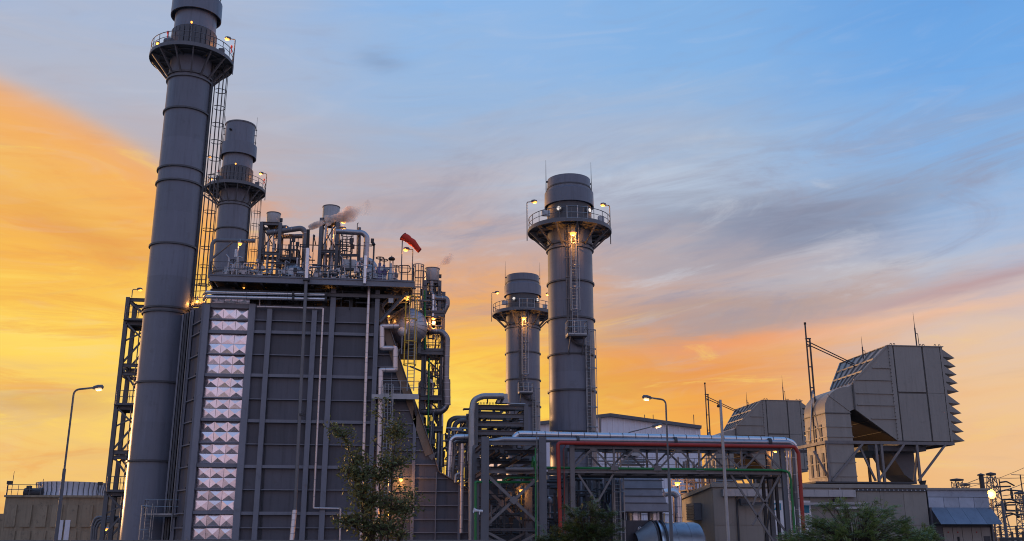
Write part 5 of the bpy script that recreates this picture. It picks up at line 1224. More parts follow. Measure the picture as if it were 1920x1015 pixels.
    # mast with braces, whip aerials
    ms_ = MB(); Ym = YI + 2.4; a, b = PX(1522, 760, Ym), PX(1528.5, 760, Ym); zt2 = PZ(1508, 634, Ym)
    ms_.tube([(a, Ym, zp - 2.4), (a, Ym, zt2 + 1.2)], 0.075, 8); ms_.tube([(b, Ym, zp), (b, Ym, zt2)], 0.085, 8)
    for k in range(5): z = zp + (zt2 - zp) * (k + 0.6) / 5; ms_.beam((a, Ym, z), (b, Ym, z), 0.09)
    ms_.box(a - .09, b + .09, Ym - .09, Ym + .09, zt2 - 0.1, zt2)
    mo = ms_.build('mast', steel_dark, t)
    for q, e in ((a - 0.6, zp + 0.1), (b + 1.0, zp + 0.9)):
        MB().tube([((a + b) / 2, Ym, zp + 4.6), (q, Ym - 0.4, e)], 0.06, 7).build('mast_stay', galv, mo)
    MB().lathe([(0.04, 0), (0.11, 0.05), (0.11, 0.22), (0.02, 0.25)], (a, Ym, zt2 + 1.2), (0, 0, 1), 10).build('mast_lamp', black, mo)
    e = top(0.55, 0.45) + Vector((0, 0, 0.2))
    for k in (0, 0.3): MB().tube([(a, Ym, zt2 - 0.25 - k), (e.x, e.y, e.z - k * 0.6 + .2)], 0.05, 7).build('outrigger_tube', steel_dark, mo)
    for x, y_, h in ((PX(1722, 645, YI), YI + .3, 3.2), (top(0.78, .3).x, YI + 3, 2.2)):
        zz = zt_ if h > 3 else top(0.78, .3).z
        ae = MB().tube([(x, y_, zz), (x, y_, zz + h * 0.55)], 0.06, 7); ae.tube([(x, y_, zz + h * .55), (x, y_, zz + h)], (0.035, 0.008), 6); ae.tube([(x + .22, y_, zz), (x + .22, y_, zz + h * .38), (x, y_, zz + h * .40)], 0.035, 6)
        ae.build('whip_aerial', steel_dark, t)
    return t
IN1 = intake('tan air intake house with saw-tooth weather hoods at the far right')
IN2 = copy_tree(IN1); IN2.location = IN1.location + Vector((2.35, 35, 0)); IN2['label'] = 'distant tan air intake house partly hidden by the nearer one'

# ------------------------------------------------------------------ turbine building
TBX0, TBX1, YB = PX(1335, 908, 75.5), PX(1735, 915, 75.5), 75.5
zr = PZ(1500, 908, YB)
TB = thing('turbine_building', 'low tan turbine building below the air intakes', 'building', ((TBX0 + TBX1) / 2, 84, 0))
m_ = MB(); zl, yb_ = zr - 0.85, YB + 9
m_.add([(TBX0, YB, 0), (TBX1, YB, 0), (TBX1, yb_ + 8, 0), (TBX0 - 0.3, yb_, 0), (TBX0, YB, zr - .25), (TBX1, YB, zr - .25), (TBX1, yb_ + 8, zr - .25), (TBX0 - 0.3, yb_, zl - .25)], [(0, 1, 5, 4), (1, 2, 6, 5), (2, 3, 7, 6), (3, 0, 4, 7), (4, 5, 6, 7)])
m_.build('wall', tan_wall, TB, smooth=False)
# cladding boards on the front
bw = (TBX1 - TBX0) / 9
for k in range(9):
    for za, zb2 in ((0.02, 2.55), (2.6, zr - .32)):
        MB().box(TBX0 + k * bw + 0.02, TBX0 + (k + 1) * bw - 0.02, YB - 0.04 - random.uniform(0, 0.012), YB + 0.01, za, zb2).build('cladding_panel', tan_wall, TB)
m_ = MB(); m_.beam((TBX0 - .12, YB - .1, zr - .13), (TBX1 + .1, YB - .1, zr - .13), 0.18, 0.3); m_.build('fascia', tan_wall, TB)
m_ = MB(); m_.beam((TBX0 - .1, YB + .0, zr - .15), (TBX0 - .42, yb_, zl - .15), 0.18, 0.3); m_.build('fascia', tan_wall, TB)
for xa, xb in ((1352, 1442), (1498, 1600)):
    a, b = PX(xa, 924, YB), PX(xb, 924, YB); n = 4
    for k in range(n): MB().box(a + (b - a) * k / n + .01, a + (b - a) * (k + 1) / n - .01, YB - 0.42, YB - 0.05, zr - 1.0, zr - 0.45).build('duct_tray', galv, TB)
sl = MB(); a = PX(1601, 918, YB)
sl.box(a, TBX1, YB - .16, YB - .04, zr - 0.52, zr - 0.36); sl.build('gutter', steel_dark, TB)
gb = MB()
for k in range(16): x = a + 0.3 + k * (TBX1 - a - .5) / 15; gb.box(x - .04, x + .04, YB - .2, YB - .16, zr - .46, zr - .40)
gb.build('gutter_clips', white_paint, TB)['kind'] = 'stuff'
for x in (1380, 1575):
    X = PX(x, 940, YB); MB().beam((X, YB - .12, 0), (X, YB - .12, zr - .5 if x < 1500 else zr), 0.1).build('conduit', galv if x > 1500 else steel_dark, TB)
for xa, xb, ya in ((1388, 1440, 945), (1500, 1625, 945), (1565, 1625, 953)):
    MB().beam(P(xa, ya, YB - .5), P(xb, ya - (2 if xa < 1400 else 1), YB - .5), 0.3, 0.18).build('cable_ladder', galv if xa > 1400 else steel_dark, TB)
a = P(1392, 941, YB - .5); MB().box(a.x - .2, a.x + .3, YB - .7, YB - .2, a.z - .1, a.z + .25).build('floodlight', steel_dark, TB)
a = P(1569, 940, YB - .5); MB().box(a.x - .2, a.x + .3, YB - .7, YB - .2, a.z - .1, a.z + .2).build('floodlight', steel_dark, TB)
# louvred vent box on the end wall
vb = MB().box(TBX0 - 0.75, TBX0 - 0.12, YB + 2.6, YB + 4.6, 3.0, 4.35).build('vent_box', steel, TB)
for k in range(6): MB().slab([(TBX0 - 0.80, YB + 2.6, 3.05 + k * .21), (TBX0 - 0.80, YB + 4.6, 3.05 + k * .21), (TBX0 - 0.72, YB + 4.6, 3.22 + k * .21), (TBX0 - 0.72, YB + 2.6, 3.22 + k * .21)], 0.02).build('louvre', steel_dark, vb)
# signs on the front of the building
def text_part(body, loc, size, m_, parent, name='lettering'):
    cu = bpy.data.curves.new(name, 'FONT'); cu.body = body; cu.size = size; cu.extrude = 0.006; cu.align_x = 'CENTER'; cu.align_y = 'CENTER'; cu.offset = size * 0.02
    tmp = bpy.data.objects.new(name + '_curve', cu); COL.objects.link(tmp); bpy.context.view_layer.update()
    me = bpy.data.meshes.new_from_object(tmp.evaluated_get(bpy.context.evaluated_depsgraph_get())); bpy.data.objects.remove(tmp)
    me.materials.clear(); me.materials.append(m_); ob = bpy.data.objects.new(name, me); COL.objects.link(ob); ob.parent = parent
    ob.location = Vector(loc) - origin(parent); ob.rotation_euler = (math.pi / 2, 0, 0); return ob
sg = thing('wall_sign', 'white sign board with large teal number 21 behind the bridge column', 'sign', P(1457, 970, YB - .1))
a, b = P(1449, 1003, YB - .1), P(1519, 939, YB - .1)
MB().box(a.x, b.x, YB - .12, YB - .06, a.z, b.z).build('board', white_paint, sg)
text_part('21', P(1459, 951, YB - .14), 0.75, teal_paint, sg)
MB().box(PX(1500, 950, YB), b.x - .15, YB - .135, YB - .125, PZ(1500, 962, YB), PZ(1500, 948, YB)).build('teal_bar', teal_paint, sg)
sf = thing('roof_floodlight', 'small dark floodlight on the roof edge of the turbine building', 'floodlight', P(1731, 910, YB))
p = P(1731, 906, YB); MB().add([p + Vector(v) for v in ((-.25, -.1, -.1), (.1, -.1, -.2), (.25, -.1, .22), (-.12, -.1, .18), (-.25, .15, -.1), (.1, .15, -.2), (.25, .15, .22), (-.12, .15, .18))], [(0, 1, 2, 3), (4, 7, 6, 5), (0, 4, 5, 1), (1, 5, 6, 2), (2, 6, 7, 3), (3, 7, 4, 0)]).build('head', black, sf, smooth=False)
MB().tube([p + Vector((.05, 0, -.5)), p], 0.03, 6).build('stand', steel_dark, sf)

# electrical house with awning
YE = 75.5; xa, xb = TBX1 + 0.12, PX(1868, 950, YE) - 0.6
EH = thing('electrical_house', 'grey metal-clad switch house with blue-grey awning at the right edge', 'building', ((xa + xb) / 2, 79, 0))
zt_ = PZ(1800, 917, YE)
MB().box(xa, xb, YE + .05, YE + 8, 0, zt_ - .1).build('wall', stack_dark, EH)
MB().box(xa - .15, xb + .15, YE - .2, YE + 8.1, zt_ - .1, zt_ + .06).build('roof', tan_wall, EH)
w4 = (xb - xa) / 4
for k in range(4):
    MB().box(xa + w4 * k + .015, xa + w4 * (k + 1) - .015, YE - .03, YE + .05, PZ(1800, 952, YE), PZ(1800, 933, YE)).build('cladding_sheet', zinc, EH)
MB().box(xa, xb, YE - .02, YE + .05, PZ(1800, 932, YE), zt_ - .1).build('top_sheet', zinc, EH)
zA, zB_ = PZ(1800, 952, YE), PZ(1800, 983, YE - 1.3)
for k in range(4):
    MB().slab([(xa + .1 + w4 * k, YE - .05, zA), (xa + .1 + w4 * (k + 1) - .02, YE - .05, zA), (xa + .1 + w4 * (k + 1) - .02, YE - 1.35, zB_), (xa + .1 + w4 * k, YE - 1.35, zB_)], 0.03).build('awning_panel', awning_m, EH)
for x in (xa + .15, xb - .05): MB().add([(x, YE - .05, zA), (x, YE - 1.3, zB_), (x, YE - .05, zB_), (x + .02, YE - .05, zA), (x + .02, YE - 1.3, zB_), (x + .02, YE - .05, zB_)], [(0, 1, 2), (3, 5, 4), (0, 3, 4, 1), (1, 4, 5, 2)]).build('awning_cheek', steel_dark, EH)
dws = (xb - xa - 1.2) / 5
for k in range(5):
    d_ = MB().box(xa + 1.0 + dws * k + .02, xa + 1.0 + dws * (k + 1) - .02, YE - .02, YE + .05, 0.1, zB_ - .25).build('cabinet_door', tan, EH)
    if k in (0, 1, 3): MB().lathe([(0.01, 0.03), (0.06, 0.025), (0.06, 0)], (xa + 1.0 + dws * (k + .5), YE - .02, zB_ - .62), (0, -1, 0), 10).build('red_mark', red_paint, d_)
    if k == 1: MB().box(xa + 1.0 + dws * 1.4, xa + 1.0 + dws * 1.6, YE - .06, YE - .02, 1.3, 1.7).build('handle', black, d_)
    if k == 4: MB().box(xa + 1.0 + dws * 4.2, xa + 1.0 + dws * 4.85, YE - .05, YE - .02, 0.9, 1.75).build('window', steel_dark, d_)
for x in (xa + .1, xb - .08): MB().beam((x, YE - .1, 0), (x, YE - .1, zA), 0.14).build('post', steel, EH)
vp = thing('vent_pipe', 'short thick dark vent pipe on the switch house roof', 'vent pipe', P(1842, 917, YE + 3))
a = P(1843, 920, YE + 3); h = PZ(1839, 892, YE + 3) - a.z
MB().lathe([(0.2, 0), (0.2, h), (0.32, h), (0.32, h + .08), (0.02, h + .2)], a, (0, 0, 1), 16).build('pipe_run', steel_dark, vp)

# ------------------------------------------------------------------ far hall
YH = 150.0
HL = thing('industrial_hall', 'large pale hall with a low gable roof behind the bridge', 'building', P(1160, 1000, YH + 10))
ap, e1, e0 = P(1143, 780, YH), P(1313, 803, YH), P(980, 799, YH)
x_l = PX(960, 900, YH)
pl = [(x_l, 0), (e1.x, 0), (e1.x, e1.z), (ap.x, ap.z), (e0.x, e0.z), (x_l, e0.z - .6)]
MB().prism(pl, YH, YH + 60).build('wall', hall_wall, HL, smooth=False)
for p, q in ((ap, e1), (ap, e0)): MB().beam((p.x, YH - .3, p.z + .1), (q.x, YH - .3, q.z + .1), 0.8, 0.5).build('roof_edge', steel, HL)
rb = MB(); x = x_l
while x < e1.x:
    z = (ap.z + (e1.z - ap.z) * (x - ap.x) / (e1.x - ap.x)) if x > ap.x else (ap.z + (e0.z - ap.z) * (x - ap.x) / (e0.x - ap.x))
    rb.box(x - .06, x + .06, YH - .12, YH, 0, z - .2); x += 0.9
rb.build('cladding_ribs', hall_wall, HL)
a, b = P(1170, 872, YH), P(1190, 856, YH); MB().box(a.x, b.x, YH - .2, YH - .12, a.z, b.z).build('shutter', steel, HL)
MB().prism([(a.x - .5, b.z), (b.x + .6, b.z), (b.x + .6, b.z + .7), (a.x - .5, b.z + .7)], YH - 1.2, YH - .1).build('canopy', galv, HL)
for x in (1146, 1209, 1225, 1301): q = P(x, 790, YH + 5); MB().tube([(q.x, YH + 5, q.z - 2), (q.x, YH + 5, PZ(x, 780, YH + 5) + .2)], 0.06, 5).build('roof_rod', steel_dark, HL)
for k in range(3):
    z = 5 + 3.4 * k; MB().box(x_l, e1.x, YH - .16, YH - .13, z - .05, z + .05).build('cladding_joint', steel, HL)
# railed lit platform between hall and turbine building
pf = thing('lit_platform', 'railed platform with amber lamps behind the turbine building roof', 'platform', P(1280, 1000, 88))
for i, (x, y_) in enumerate(((1278, 912), (1305, 905))):
    a = P(x, y_ + 14, 88); fl = MB().box(a.x - 1.2, a.x + 1.0, 87, 90, a.z - .1, a.z).build('floor', grating, pf)
    railing(MB(), [(a.x - 1.2, 87, a.z), (a.x + 1.0, 87, a.z), (a.x + 1.0, 90, a.z)], 1.2, 0.7, 0.045, False).build('railing', steel_warm, fl)
    for dx in (-1.1, 0.9): MB().tube([(a.x + dx, 87, 0), (a.x + dx, 87, a.z)], 0.08, 6).build('leg', steel, pf)
bulkhead_lamp(pf, P(1270, 904, 85.5), 0.24, amber, watts=330)
random.seed(31)
m_ = MB()
for k in range(46):
    a = P(random.uniform(1262, 1345), random.uniform(895, 930), random.uniform(92, 108)); d = Vector(random.choice([(1, 0, 0), (0, 0, 1), (0, 0, 1)])) * random.uniform(0.8, 3)
    m_.tube([a, a + d], random.uniform(0.05, 0.14), 7)
for k in range(16):
    a = P(random.uniform(1090, 1175), random.uniform(840, 885), random.uniform(92, 108)); d = Vector(random.choice([(1, 0, 0), (0, 0, 1), (1, 0, 0)])) * random.uniform(0.8, 4)
    m_.tube([a, a + d], random.uniform(0.05, 0.14), 7)
o = single(m_, 'pipework', pipe_grey, 'distant pipes and rails seen through the bridge truss', 'pipework'); o['kind'] = 'stuff'

# ------------------------------------------------------------------ cooling tower, far left
YCT = 110.0
CT = thing('cooling_tower', 'stained concrete cooling tower with round fan shroud at the far left', 'cooling tower', P(100, 1000, YCT + 6))
x0_, x1_ = PX(7, 960, YCT), PX(235, 960, YCT); z1 = PZ(110, 933, YCT)
MB().box(x0_, x1_, YCT, YCT + 14, 0, z1).build('wall', concrete, CT)
MB().box(x0_ - 30, x0_, YCT + 4, YCT + 14, 0, z1 - 1.6).build('side_wing', concrete, CT)
n = 8; wp = (x1_ - x0_) / n
for k in range(n):
    MB().box(x0_ + wp * k + .25, x0_ + wp * (k + 1) - .25, YCT - .14, YCT + .01, 2.7, z1 - 0.75).build('wall_panel', concrete, CT)
    MB().box(x0_ + wp * k + .1, x0_ + wp * (k + 1) - .1, YCT - .1, YCT + .01, 0, 2.3).build('wall_panel', concrete, CT)
MB().box(x0_ - .1, x1_, YCT - .22, YCT + 14, z1, z1 + .22).build('coping', concrete, CT)
c = P(133, 932, YCT + 5); rb_ = 62 * .058
MB().lathe([(rb_ * 1.0, z1), (rb_ * .95, z1 + .5), (rb_ * .96, z1 + 1.4), (rb_ * 1.0, z1 + 1.75), (rb_ * .93, z1 + 1.75), (rb_ * .9, z1 + .3)], (c.x, c.y, 0), (0, 0, 1), 40).build('fan_shroud', hall_wall, CT)
m_ = MB()
for k in range(40):
    m_.tube([pol(c.x, c.y, rb_ * 1.01, k * 9, z1), pol(c.x, c.y, rb_ * .975, k * 9, z1 + .8), pol(c.x, c.y, rb_ * 1.02, k * 9, z1 + 1.72)], 0.05, 5)
m_.build('shroud_ribs', steel, CT)
m_ = MB(); railing(m_, [(x0_, YCT, z1 + .2), (PX(75, 930, YCT), YCT, z1 + .2)], 1.1, 1.0, 0.035, False); railing(m_, [(x0_, YCT + 13, z1 + .2), (x1_, YCT + 13, z1 + .2)], 1.1, 2.0, 0.03, False); m_.build('railing', steel, CT)
for x, yt, hd in ((12, 906, 1), (20, 884, 0), (50, 915, 1), (77, 898, 0), (183, 908, 1)):
    b_ = P(x, 933, YCT + .5); tp = PZ(x, yt, YCT + .5)
    m_ = MB().tube([b_, (b_.x, b_.y, tp)], 0.05 if hd else 0.035, 6)
    if hd: m_.box(b_.x - .1, b_.x + .35, b_.y - .2, b_.y + .2, tp - .12, tp + .22)
    m_.build('lamp_pole' if hd else 'lightning_rod', steel_dark, CT)
a = P(118, 1000, YCT - .2); MB().box(a.x - .7, a.x - .1, YCT - .2, YCT - .1, 1, 3.4).build('door', hall_wall, CT); MB().box(a.x + .1, a.x + .6, YCT - .2, YCT - .1, 1, 3.4).build('door', hall_wall, CT)
a = P(62, 930, YCT + 1); MB().lathe([(0.5, -.9), (0.5, .9)], (a.x, YCT + 1, z1 + .5), (1, 0, 0), 14, cap=True).build('gear_motor', steel_dark, CT)
for i in range(3):
    x = 170 + i * 4; pipe(('outer', 'middle', 'inner')[i] + ' of three bent pipes at the foot of the left steel tower', [(x, 1030, 90), (x + 3, 985 + i * 3, 90), (x + 9, 970 + i * 4, 90), (240, 970 + i * 4, 90)], 0.12, pipe_grey, 0.6)

wl_ = thing('yard_lamp', 'amber lamp at the foot of the left steel tower', 'lamp', Vector((PX(200, 1000, 103.5), 103.5, 0)))
b_ = Vector((PX(200, 1000, 103.5), 103.5, 0)); MB().tube([b_, b_ + Vector((0, 0, 2.6))], 0.06, 8).build('post', steel, wl_)
bulkhead_lamp(wl_, b_ + Vector((0, 0, 2.5)), 0.2, amber, watts=320, name='fitting')
# ------------------------------------------------------------------ lattice tower left of the tall chimney
YL = 87.0
LT = thing('lattice_tower', 'narrow braced steel tower with small platforms left of the tall chimney', 'tower', P(225, 1000, YL))
xa = PX(216.5, 780, YL); xb = xa + 2.9; zt_ = PZ(245, 558, YL)
for x in (xa, xb):
    for y_ in (YL, YL + 2.6): MB().ibeam((x, y_, 0), (x, y_, zt_), 0.34, 0.34, up=(0, 1, 0)).build('leg', steel, LT)
for y_ in (562, 606, 685, 701, 765, 848, 858, 927):
    z = PZ(235, y_, YL)
    for yy in (YL, YL + 2.6): MB().ibeam((xa, yy, z), (xb + .6, yy, z), 0.2, 0.3).build('cross_beam', steel, LT)
    for x in (xa, xb): MB().ibeam((x, YL, z), (x, YL + 2.6, z), 0.2, 0.3).build('cross_beam', steel, LT)
    if y_ in (606, 765, 927):
        fl = MB().box(xa - .1, xb + .3, YL - .5, YL + 2.8, z + .17, z + .25).build('platform', grating, LT)
        railing(MB(), [(xa + .05, YL - .45, z + .25), (xb + .3, YL - .45, z + .25)], 1.2, 0.55, 0.032).build('railing', steel, fl)
        MB().beam((xa + .1, YL, z - 1.6), (xb, YL - .2, z - .1), 0.12).build('bracket', steel, LT)
        MB().beam((xa + .1, YL - .1, z), (xb - .3, YL - .1, z - 2.4), 0.14).build('brace', steel, LT)
seq = [562, 606, 685, 765, 848, 927, 1010]
for i, (a, b) in enumerate(zip(seq, seq[1:])):
    za, zb2 = PZ(235, a, YL) - .1, PZ(235, b, YL) + .1
    for yy in (YL + .05, YL + 2.55):
        p, q = ((xa, yy, zb2), (xb - .3, yy, za)) if i % 2 else ((xa, yy, za), (xb - .3, yy, zb2))
        MB().beam(p, q, 0.15).build('brace', steel, LT)
for x, y_ in ((232, 699), (223, 861)):
    bulkhead_lamp(LT, P(x, y_ - 1, YL + .6), 0.13, amber, watts=4)
lamp_post(LT, P(247, 558, YL), 0.75, (0.35, 0, 0), amber, 0.04, 0.5)
MB().tube([(xa + 1.3, YL - .2, 0), (xa + 1.3, YL - .2, zt_ - 3)], 0.05, 6).build('conduit', steel, LT)
# bright landing behind the corner of the boiler and chimney
ld = thing('stair_landing', 'amber-lit railed landing between tall chimney and boiler roof', 'landing', P(372, 578, 84.5))
for k, y_ in enumerate((569, 574, 580)):
    MB().beam(P(355, y_, 84.5 - .5 * k), P(386, y_, 84.5 - .5 * k), 0.5, 0.12).build('grating_strip', steel_warm, ld)
railing(MB(), [P(362, 560, 84.6), P(386, 559, 84.6)], 1.2, 0.6, 0.035).build('railing', steel_warm, ld)
railing(MB(), [P(362, 536, 84.8), P(386, 536, 84.8)], 1.0, 0.6, 0.035).build('railing', steel_warm, ld)
for x in (361, 386): MB().tube([P(x, 583, 84.8), P(x, 525, 84.8)], 0.06, 6).build('post', steel_warm, ld)
bulkhead_lamp(ld, P(370, 563, 83.8), 0.14, amber, watts=120)
bulkhead_lamp(ld, P(383, 578, 83.2), 0.12, amber, watts=40)

# ------------------------------------------------------------------ street lamps and poles
def street_lamp(label, base, top, head, Y, lit=True, r0=0.09, headlen=0.62):
    b_, t_, h_ = P(*base, Y), P(*top, Y), P(*head, Y); b_ = Vector((t_.x, Y, 0))
    s = thing('street_lamp', label, 'street lamp', b_, 'street lamps')
    MB().tube([b_, b_.lerp(t_, 0.55)], (r0 * 1.25, r0), 10).build('pole', steel, s)
    ends = MB().tube([b_.lerp(t_, 0.55), t_, t_.lerp(h_, 0.85)], r0 * 0.62, 10, bend=0.35); ends.build('arm', steel, s)
    d = (h_ - t_).normalized(); c = t_.lerp(h_, 0.82)
    MB().lathe([(0.03, 0), (0.11, 0.1), (0.15, headlen * .5), (0.13, headlen * .9), (0.03, headlen)], c, d, 12).build('lamp_head', steel, s)
    if lit:
        g_ = c + d * headlen * .6 - Vector((0, 0, 0.07)); MB().lathe([(0.01, -headlen * .33), (0.12, -headlen * .25), (0.14, 0), (0.12, headlen * .25), (0.01, headlen * .33)], g_, d, 12).build('lamp_glass', warm_lamp, s)
        lamp_light(g_ - Vector((0, 0, .3)), 30, s, (1, .7, .4), 0.15)
    return s
street_lamp('lit street lamp on a tall bent pole at the far left', (104, 1015), (139, 731), (180, 727), 56, True)
street_lamp('lit street lamp on a tall bent pole in front of the bridge', (1258, 1000), (1248, 750), (1217, 746), 57, True)
street_lamp('flat modern lamp head on a sloping arm behind the big silver pipe', (1180, 1000), (1176, 812), (1232, 798), 74, True, 0.07, 0.9)
mp = thing('camera_pole', 'slender grey pole with a small dome camera in front of the bridge', 'pole', Vector((PX(1358, 880, 58), 58, 0)))
b_ = Vector((PX(1358, 880, 58), 58, 0)); zt_ = PZ(1351, 750, 58)
MB().tube([b_, b_ + Vector((0, 0, zt_))], (0.12, 0.085), 12).build('pole', galv, mp)
MB().tube([b_ + Vector((0, 0, zt_ - .15)), b_ + Vector((-.18, -.05, zt_ - .12)), b_ + Vector((-.18, -.05, zt_ - .35))], 0.03, 6, bend=.06).build('bracket', steel_dark, mp)
MB().lathe([(0.01, .0), (0.08, .05), (0.08, .14), (0.02, .2)], b_ + Vector((-.18, -.05, zt_ - .5)), (0, 0, 1), 12).build('dome', black, mp)

# ------------------------------------------------------------------ switchyard at the right edge
def pylon(label, px, ytop, Y, wb, wt, arms, group='lattice pylons'):
    X = PX(px, 960, Y); zt_ = PZ(px, ytop, Y)
    s = thing('lattice_pylon', label, 'pylon', (X, Y, 0), group)
    w_ = lambda z: wb + (wt - wb) * min(1, z / zt_)
    for sx in (-1, 1):
        for sy in (-1, 1): MB().beam((X + sx * wb / 2, Y + sy * wb / 2, 0), (X + sx * wt / 2, Y + sy * wt / 2, zt_), 0.09).build('leg', steel, s)
    br = MB(); n = 9
    for k in range(n):
        za, zb2 = zt_ * k / n, zt_ * (k + 1) / n; a, b = w_(za) / 2, w_(zb2) / 2
        for sy in (-1, 1):
            br.beam((X - a, Y + sy * a, za), (X + b, Y + sy * b, zb2), 0.05); br.beam((X + a, Y + sy * a, za), (X - b, Y + sy * b, zb2), 0.05)
            br.beam((X + sy * a, Y - a, za), (X + sy * b, Y + b, zb2), 0.05); br.beam((X + sy * a, Y + a, za), (X + sy * b, Y - b, zb2), 0.05)
    br.build('lattice', steel, s)
    MB().lathe([(0.02, zt_), (wt * .9, zt_ + .1), (wt * .9, zt_ + .35), (0.02, zt_ + .5)], (X, Y, 0), (0, 0, 1), 8).build('cap', steel_dark, s)
    for h, L in arms: 
        MB().beam((X, Y, zt_ * h), (X + L, Y, zt_ * h + .1), 0.12, 0.2).build('cross_arm', steel_dark, s)
        MB().lathe([(0.16, 0), (0.2, .1), (0.12, .2), (0.2, .3), (0.12, .4), (0.2, .5), (0.12, .6), (0.2, .7), (0.1, 1.5)], (X + L, Y, zt_ * h - 1.6), (0, 0, 1), 10).build('insulator', ceramic, s)
    return s
pylon('lattice pylon with flat cap just right of the switch house', 1867, 893, 120, 2.6, 0.7, ((.85, 2.6), (.6, 3.0)))
pylon('distant small lattice mast top above the switch house roof, left', 1801, 903, 150, 1.6, 1.2, ())
pylon('distant low lattice mast top above the switch house roof, right', 1816, 912, 170, 1.4, 1.0, ())
pylon('slim lattice mast at the right edge with insulator arms', 1916, 928, 135, 1.6, 0.8, ((.9, -2.5), (.7, -3.0)))
for i, (x, yt, Y, r, arms, lb) in enumerate(((1880, 898, 105, 0.16, ((905, 1.8), (938, 2.2), (964, 2.0)), 'thick steel pole with curved insulator arms beside the pylon'), (1921, 890, 110, 0.17, ((921, -4.2), (944, -3.8), (966, -3.2)), 'steel pole with curved insulator arms at the right picture edge'))):
    X = PX(x, 950, Y); s = thing('power_pole', lb, 'power pole', (X, Y, 0)); z1 = PZ(x, yt, Y)
    MB().tube([(X, Y, 0), (X, Y, z1 - 2.5)], (r * 1.2, r), 10).build('pole', steel, s); MB().tube([(X, Y, z1 - 2.5), (X, Y, z1)], 0.07, 6).build('tip', steel_dark, s)
    for y_, L in arms:
        z = PZ(x, y_, Y); MB().tube([(X, Y, z), (X + L * .5, Y, z + .12), (X + L, Y, z - .35)], 0.09, 8, bend=.6).build('insulator_arm', ceramic, s)
        MB().beam((X + L * .9, Y, z + .9), (X + L * 2.0, Y, z + .85), 0.07).build('jumper_bar', steel, s); MB().beam((X + L * 2.0, Y, z + .85), (X + L * 2.0, Y, z - .6), 0.1).build('jumper_drop', steel_dark, s)
random.seed(13)
for i, (a, b, sag) in enumerate((((1700, 930, 200), (1838, 897, 110), .6), ((1838, 895, 110), (1960, 893, 130), .2), ((1720, 925, 190), (1960, 858, 150), 1.5), ((1880, 920, 105), (1960, 880, 130), .4), ((1880, 936, 105), (1960, 928, 130), .3), ((1880, 930, 106), (1960, 905, 130), .3), ((1875, 958, 105), (1960, 950, 130), .3))):
    p, q = P(*a), P(*b); pts = [p.lerp(q, k / 10) - Vector((0, 0, sag * 4 * (k / 10) * (1 - k / 10))) for k in range(11)]
    single(MB().tube(pts, 0.04, 5), 'power_line', steel_dark, ('first', 'second', 'third', 'fourth', 'fifth', 'sixth', 'seventh')[i] + ' thin power line crossing the sky at the right edge, counted from the left end', 'power line', 'power lines')
bb_ = thing('busbar_frame', 'low switchyard frame of bars and posts at the bottom right corner', 'switchyard frame', P(1890, 1005, 95))
for y_ in (989, 994, 1003): MB().beam(P(1858, y_ + 1, 95), P(1935, y_ - 4, 95), 0.09).build('busbar', steel, bb_)
for k, x in enumerate((1864, 1876, 1897, 1907, 1918)):
    MB().beam((PX(x, 1000, 95), 95, 0), (PX(x, 1000, 95), 95, PZ(x, 986 if k % 2 else 997, 95)), 0.2).build('post', steel_dark, bb_)
MB().beam(P(1872, 1012, 94), P(1930, 1010, 94), 0.3).build('base_beam', steel_dark, bb_)
st = thing('flood_lamp', 'dazzling amber flood lamp in front of the pylon at the right', 'lamp', P(1858, 1000, 85))
a = P(1858, 927, 85)
MB().tube([(a.x, 85.1, 0), (a.x, 85.1, a.z + .1)], 0.06, 8).build('pole', steel_dark, st)
MB().lathe([(0.02, .2), (.2, .15), (.26, 0)], a + Vector((0, .1, 0)), (0, 1, 0), 16).build('hood', steel_dark, st)
MB().lathe([(.01, .06), (.17, .05), (.2, 0)], a, (0, -1, 0), 16).build('lens', star_lamp, st)
MB().lathe([(.2, -.02), (.42, .10), (.44, .08), (.2, -.05)], a, (0, -1, 0), 20).build('reflector', amber, st)
lamp_light(a + Vector((-.1, -.5, 0)), 300, st)

# low wall along the near side of the plant
single(MB().box(-34, 7.5, 60, 60.25, 0, 1.52), 'boundary_wall', block_wall, 'low rendered wall in front of the boiler along the bottom edge', 'wall')

# ------------------------------------------------------------------ vegetation
def leaf_mat(name, c1, c2, c3, trans=0.3):
    m = bpy.data.materials.new(name); m.use_nodes = True; t = NT(m.node_tree)
    b = t.n('ShaderNodeBsdfPrincipled'); tr = t.n('ShaderNodeBsdfTranslucent'); mx = t.n('ShaderNodeMixShader'); o = t.n('ShaderNodeOutputMaterial')
    geo = t.n('ShaderNodeNewGeometry')
    rnd = geo.outputs['Random Per Island']
    c = t.ramp(rnd, [(0.0, c1), (0.72, c2), (0.93, c2), (1.0, c3)], 'LINEAR')
    nz = t.noise(geo.outputs['Position'], 1.4, 2.0)
    c = t.mix(t.m('MULTIPLY', t.sstep(nz, 0.4, 0.65), 0.5), c, c1)
    t.link(c, b.inputs['Base Color']); t.link(c, tr.inputs['Color']); b.inputs['Roughness'].default_value = 0.45
    mx.inputs[0].default_value = trans
    t.link(b.outputs[0], mx.inputs[1]); t.link(tr.outputs[0], mx.inputs[2]); t.link(mx.outputs[0], o.inputs[0])
    return m
leaf_tree = leaf_mat('broad_leaves', (0.085, 0.100, 0.036), (0.200, 0.215, 0.085), (0.42, 0.29, 0.09))
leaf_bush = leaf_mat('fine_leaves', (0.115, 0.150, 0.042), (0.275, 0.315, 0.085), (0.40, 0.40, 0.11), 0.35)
leaf_dark = leaf_mat('dark_fine_leaves', (0.065, 0.085, 0.028), (0.125, 0.160, 0.045), (0.21, 0.22, 0.06), 0.3)  # darker greens than the other shrubs
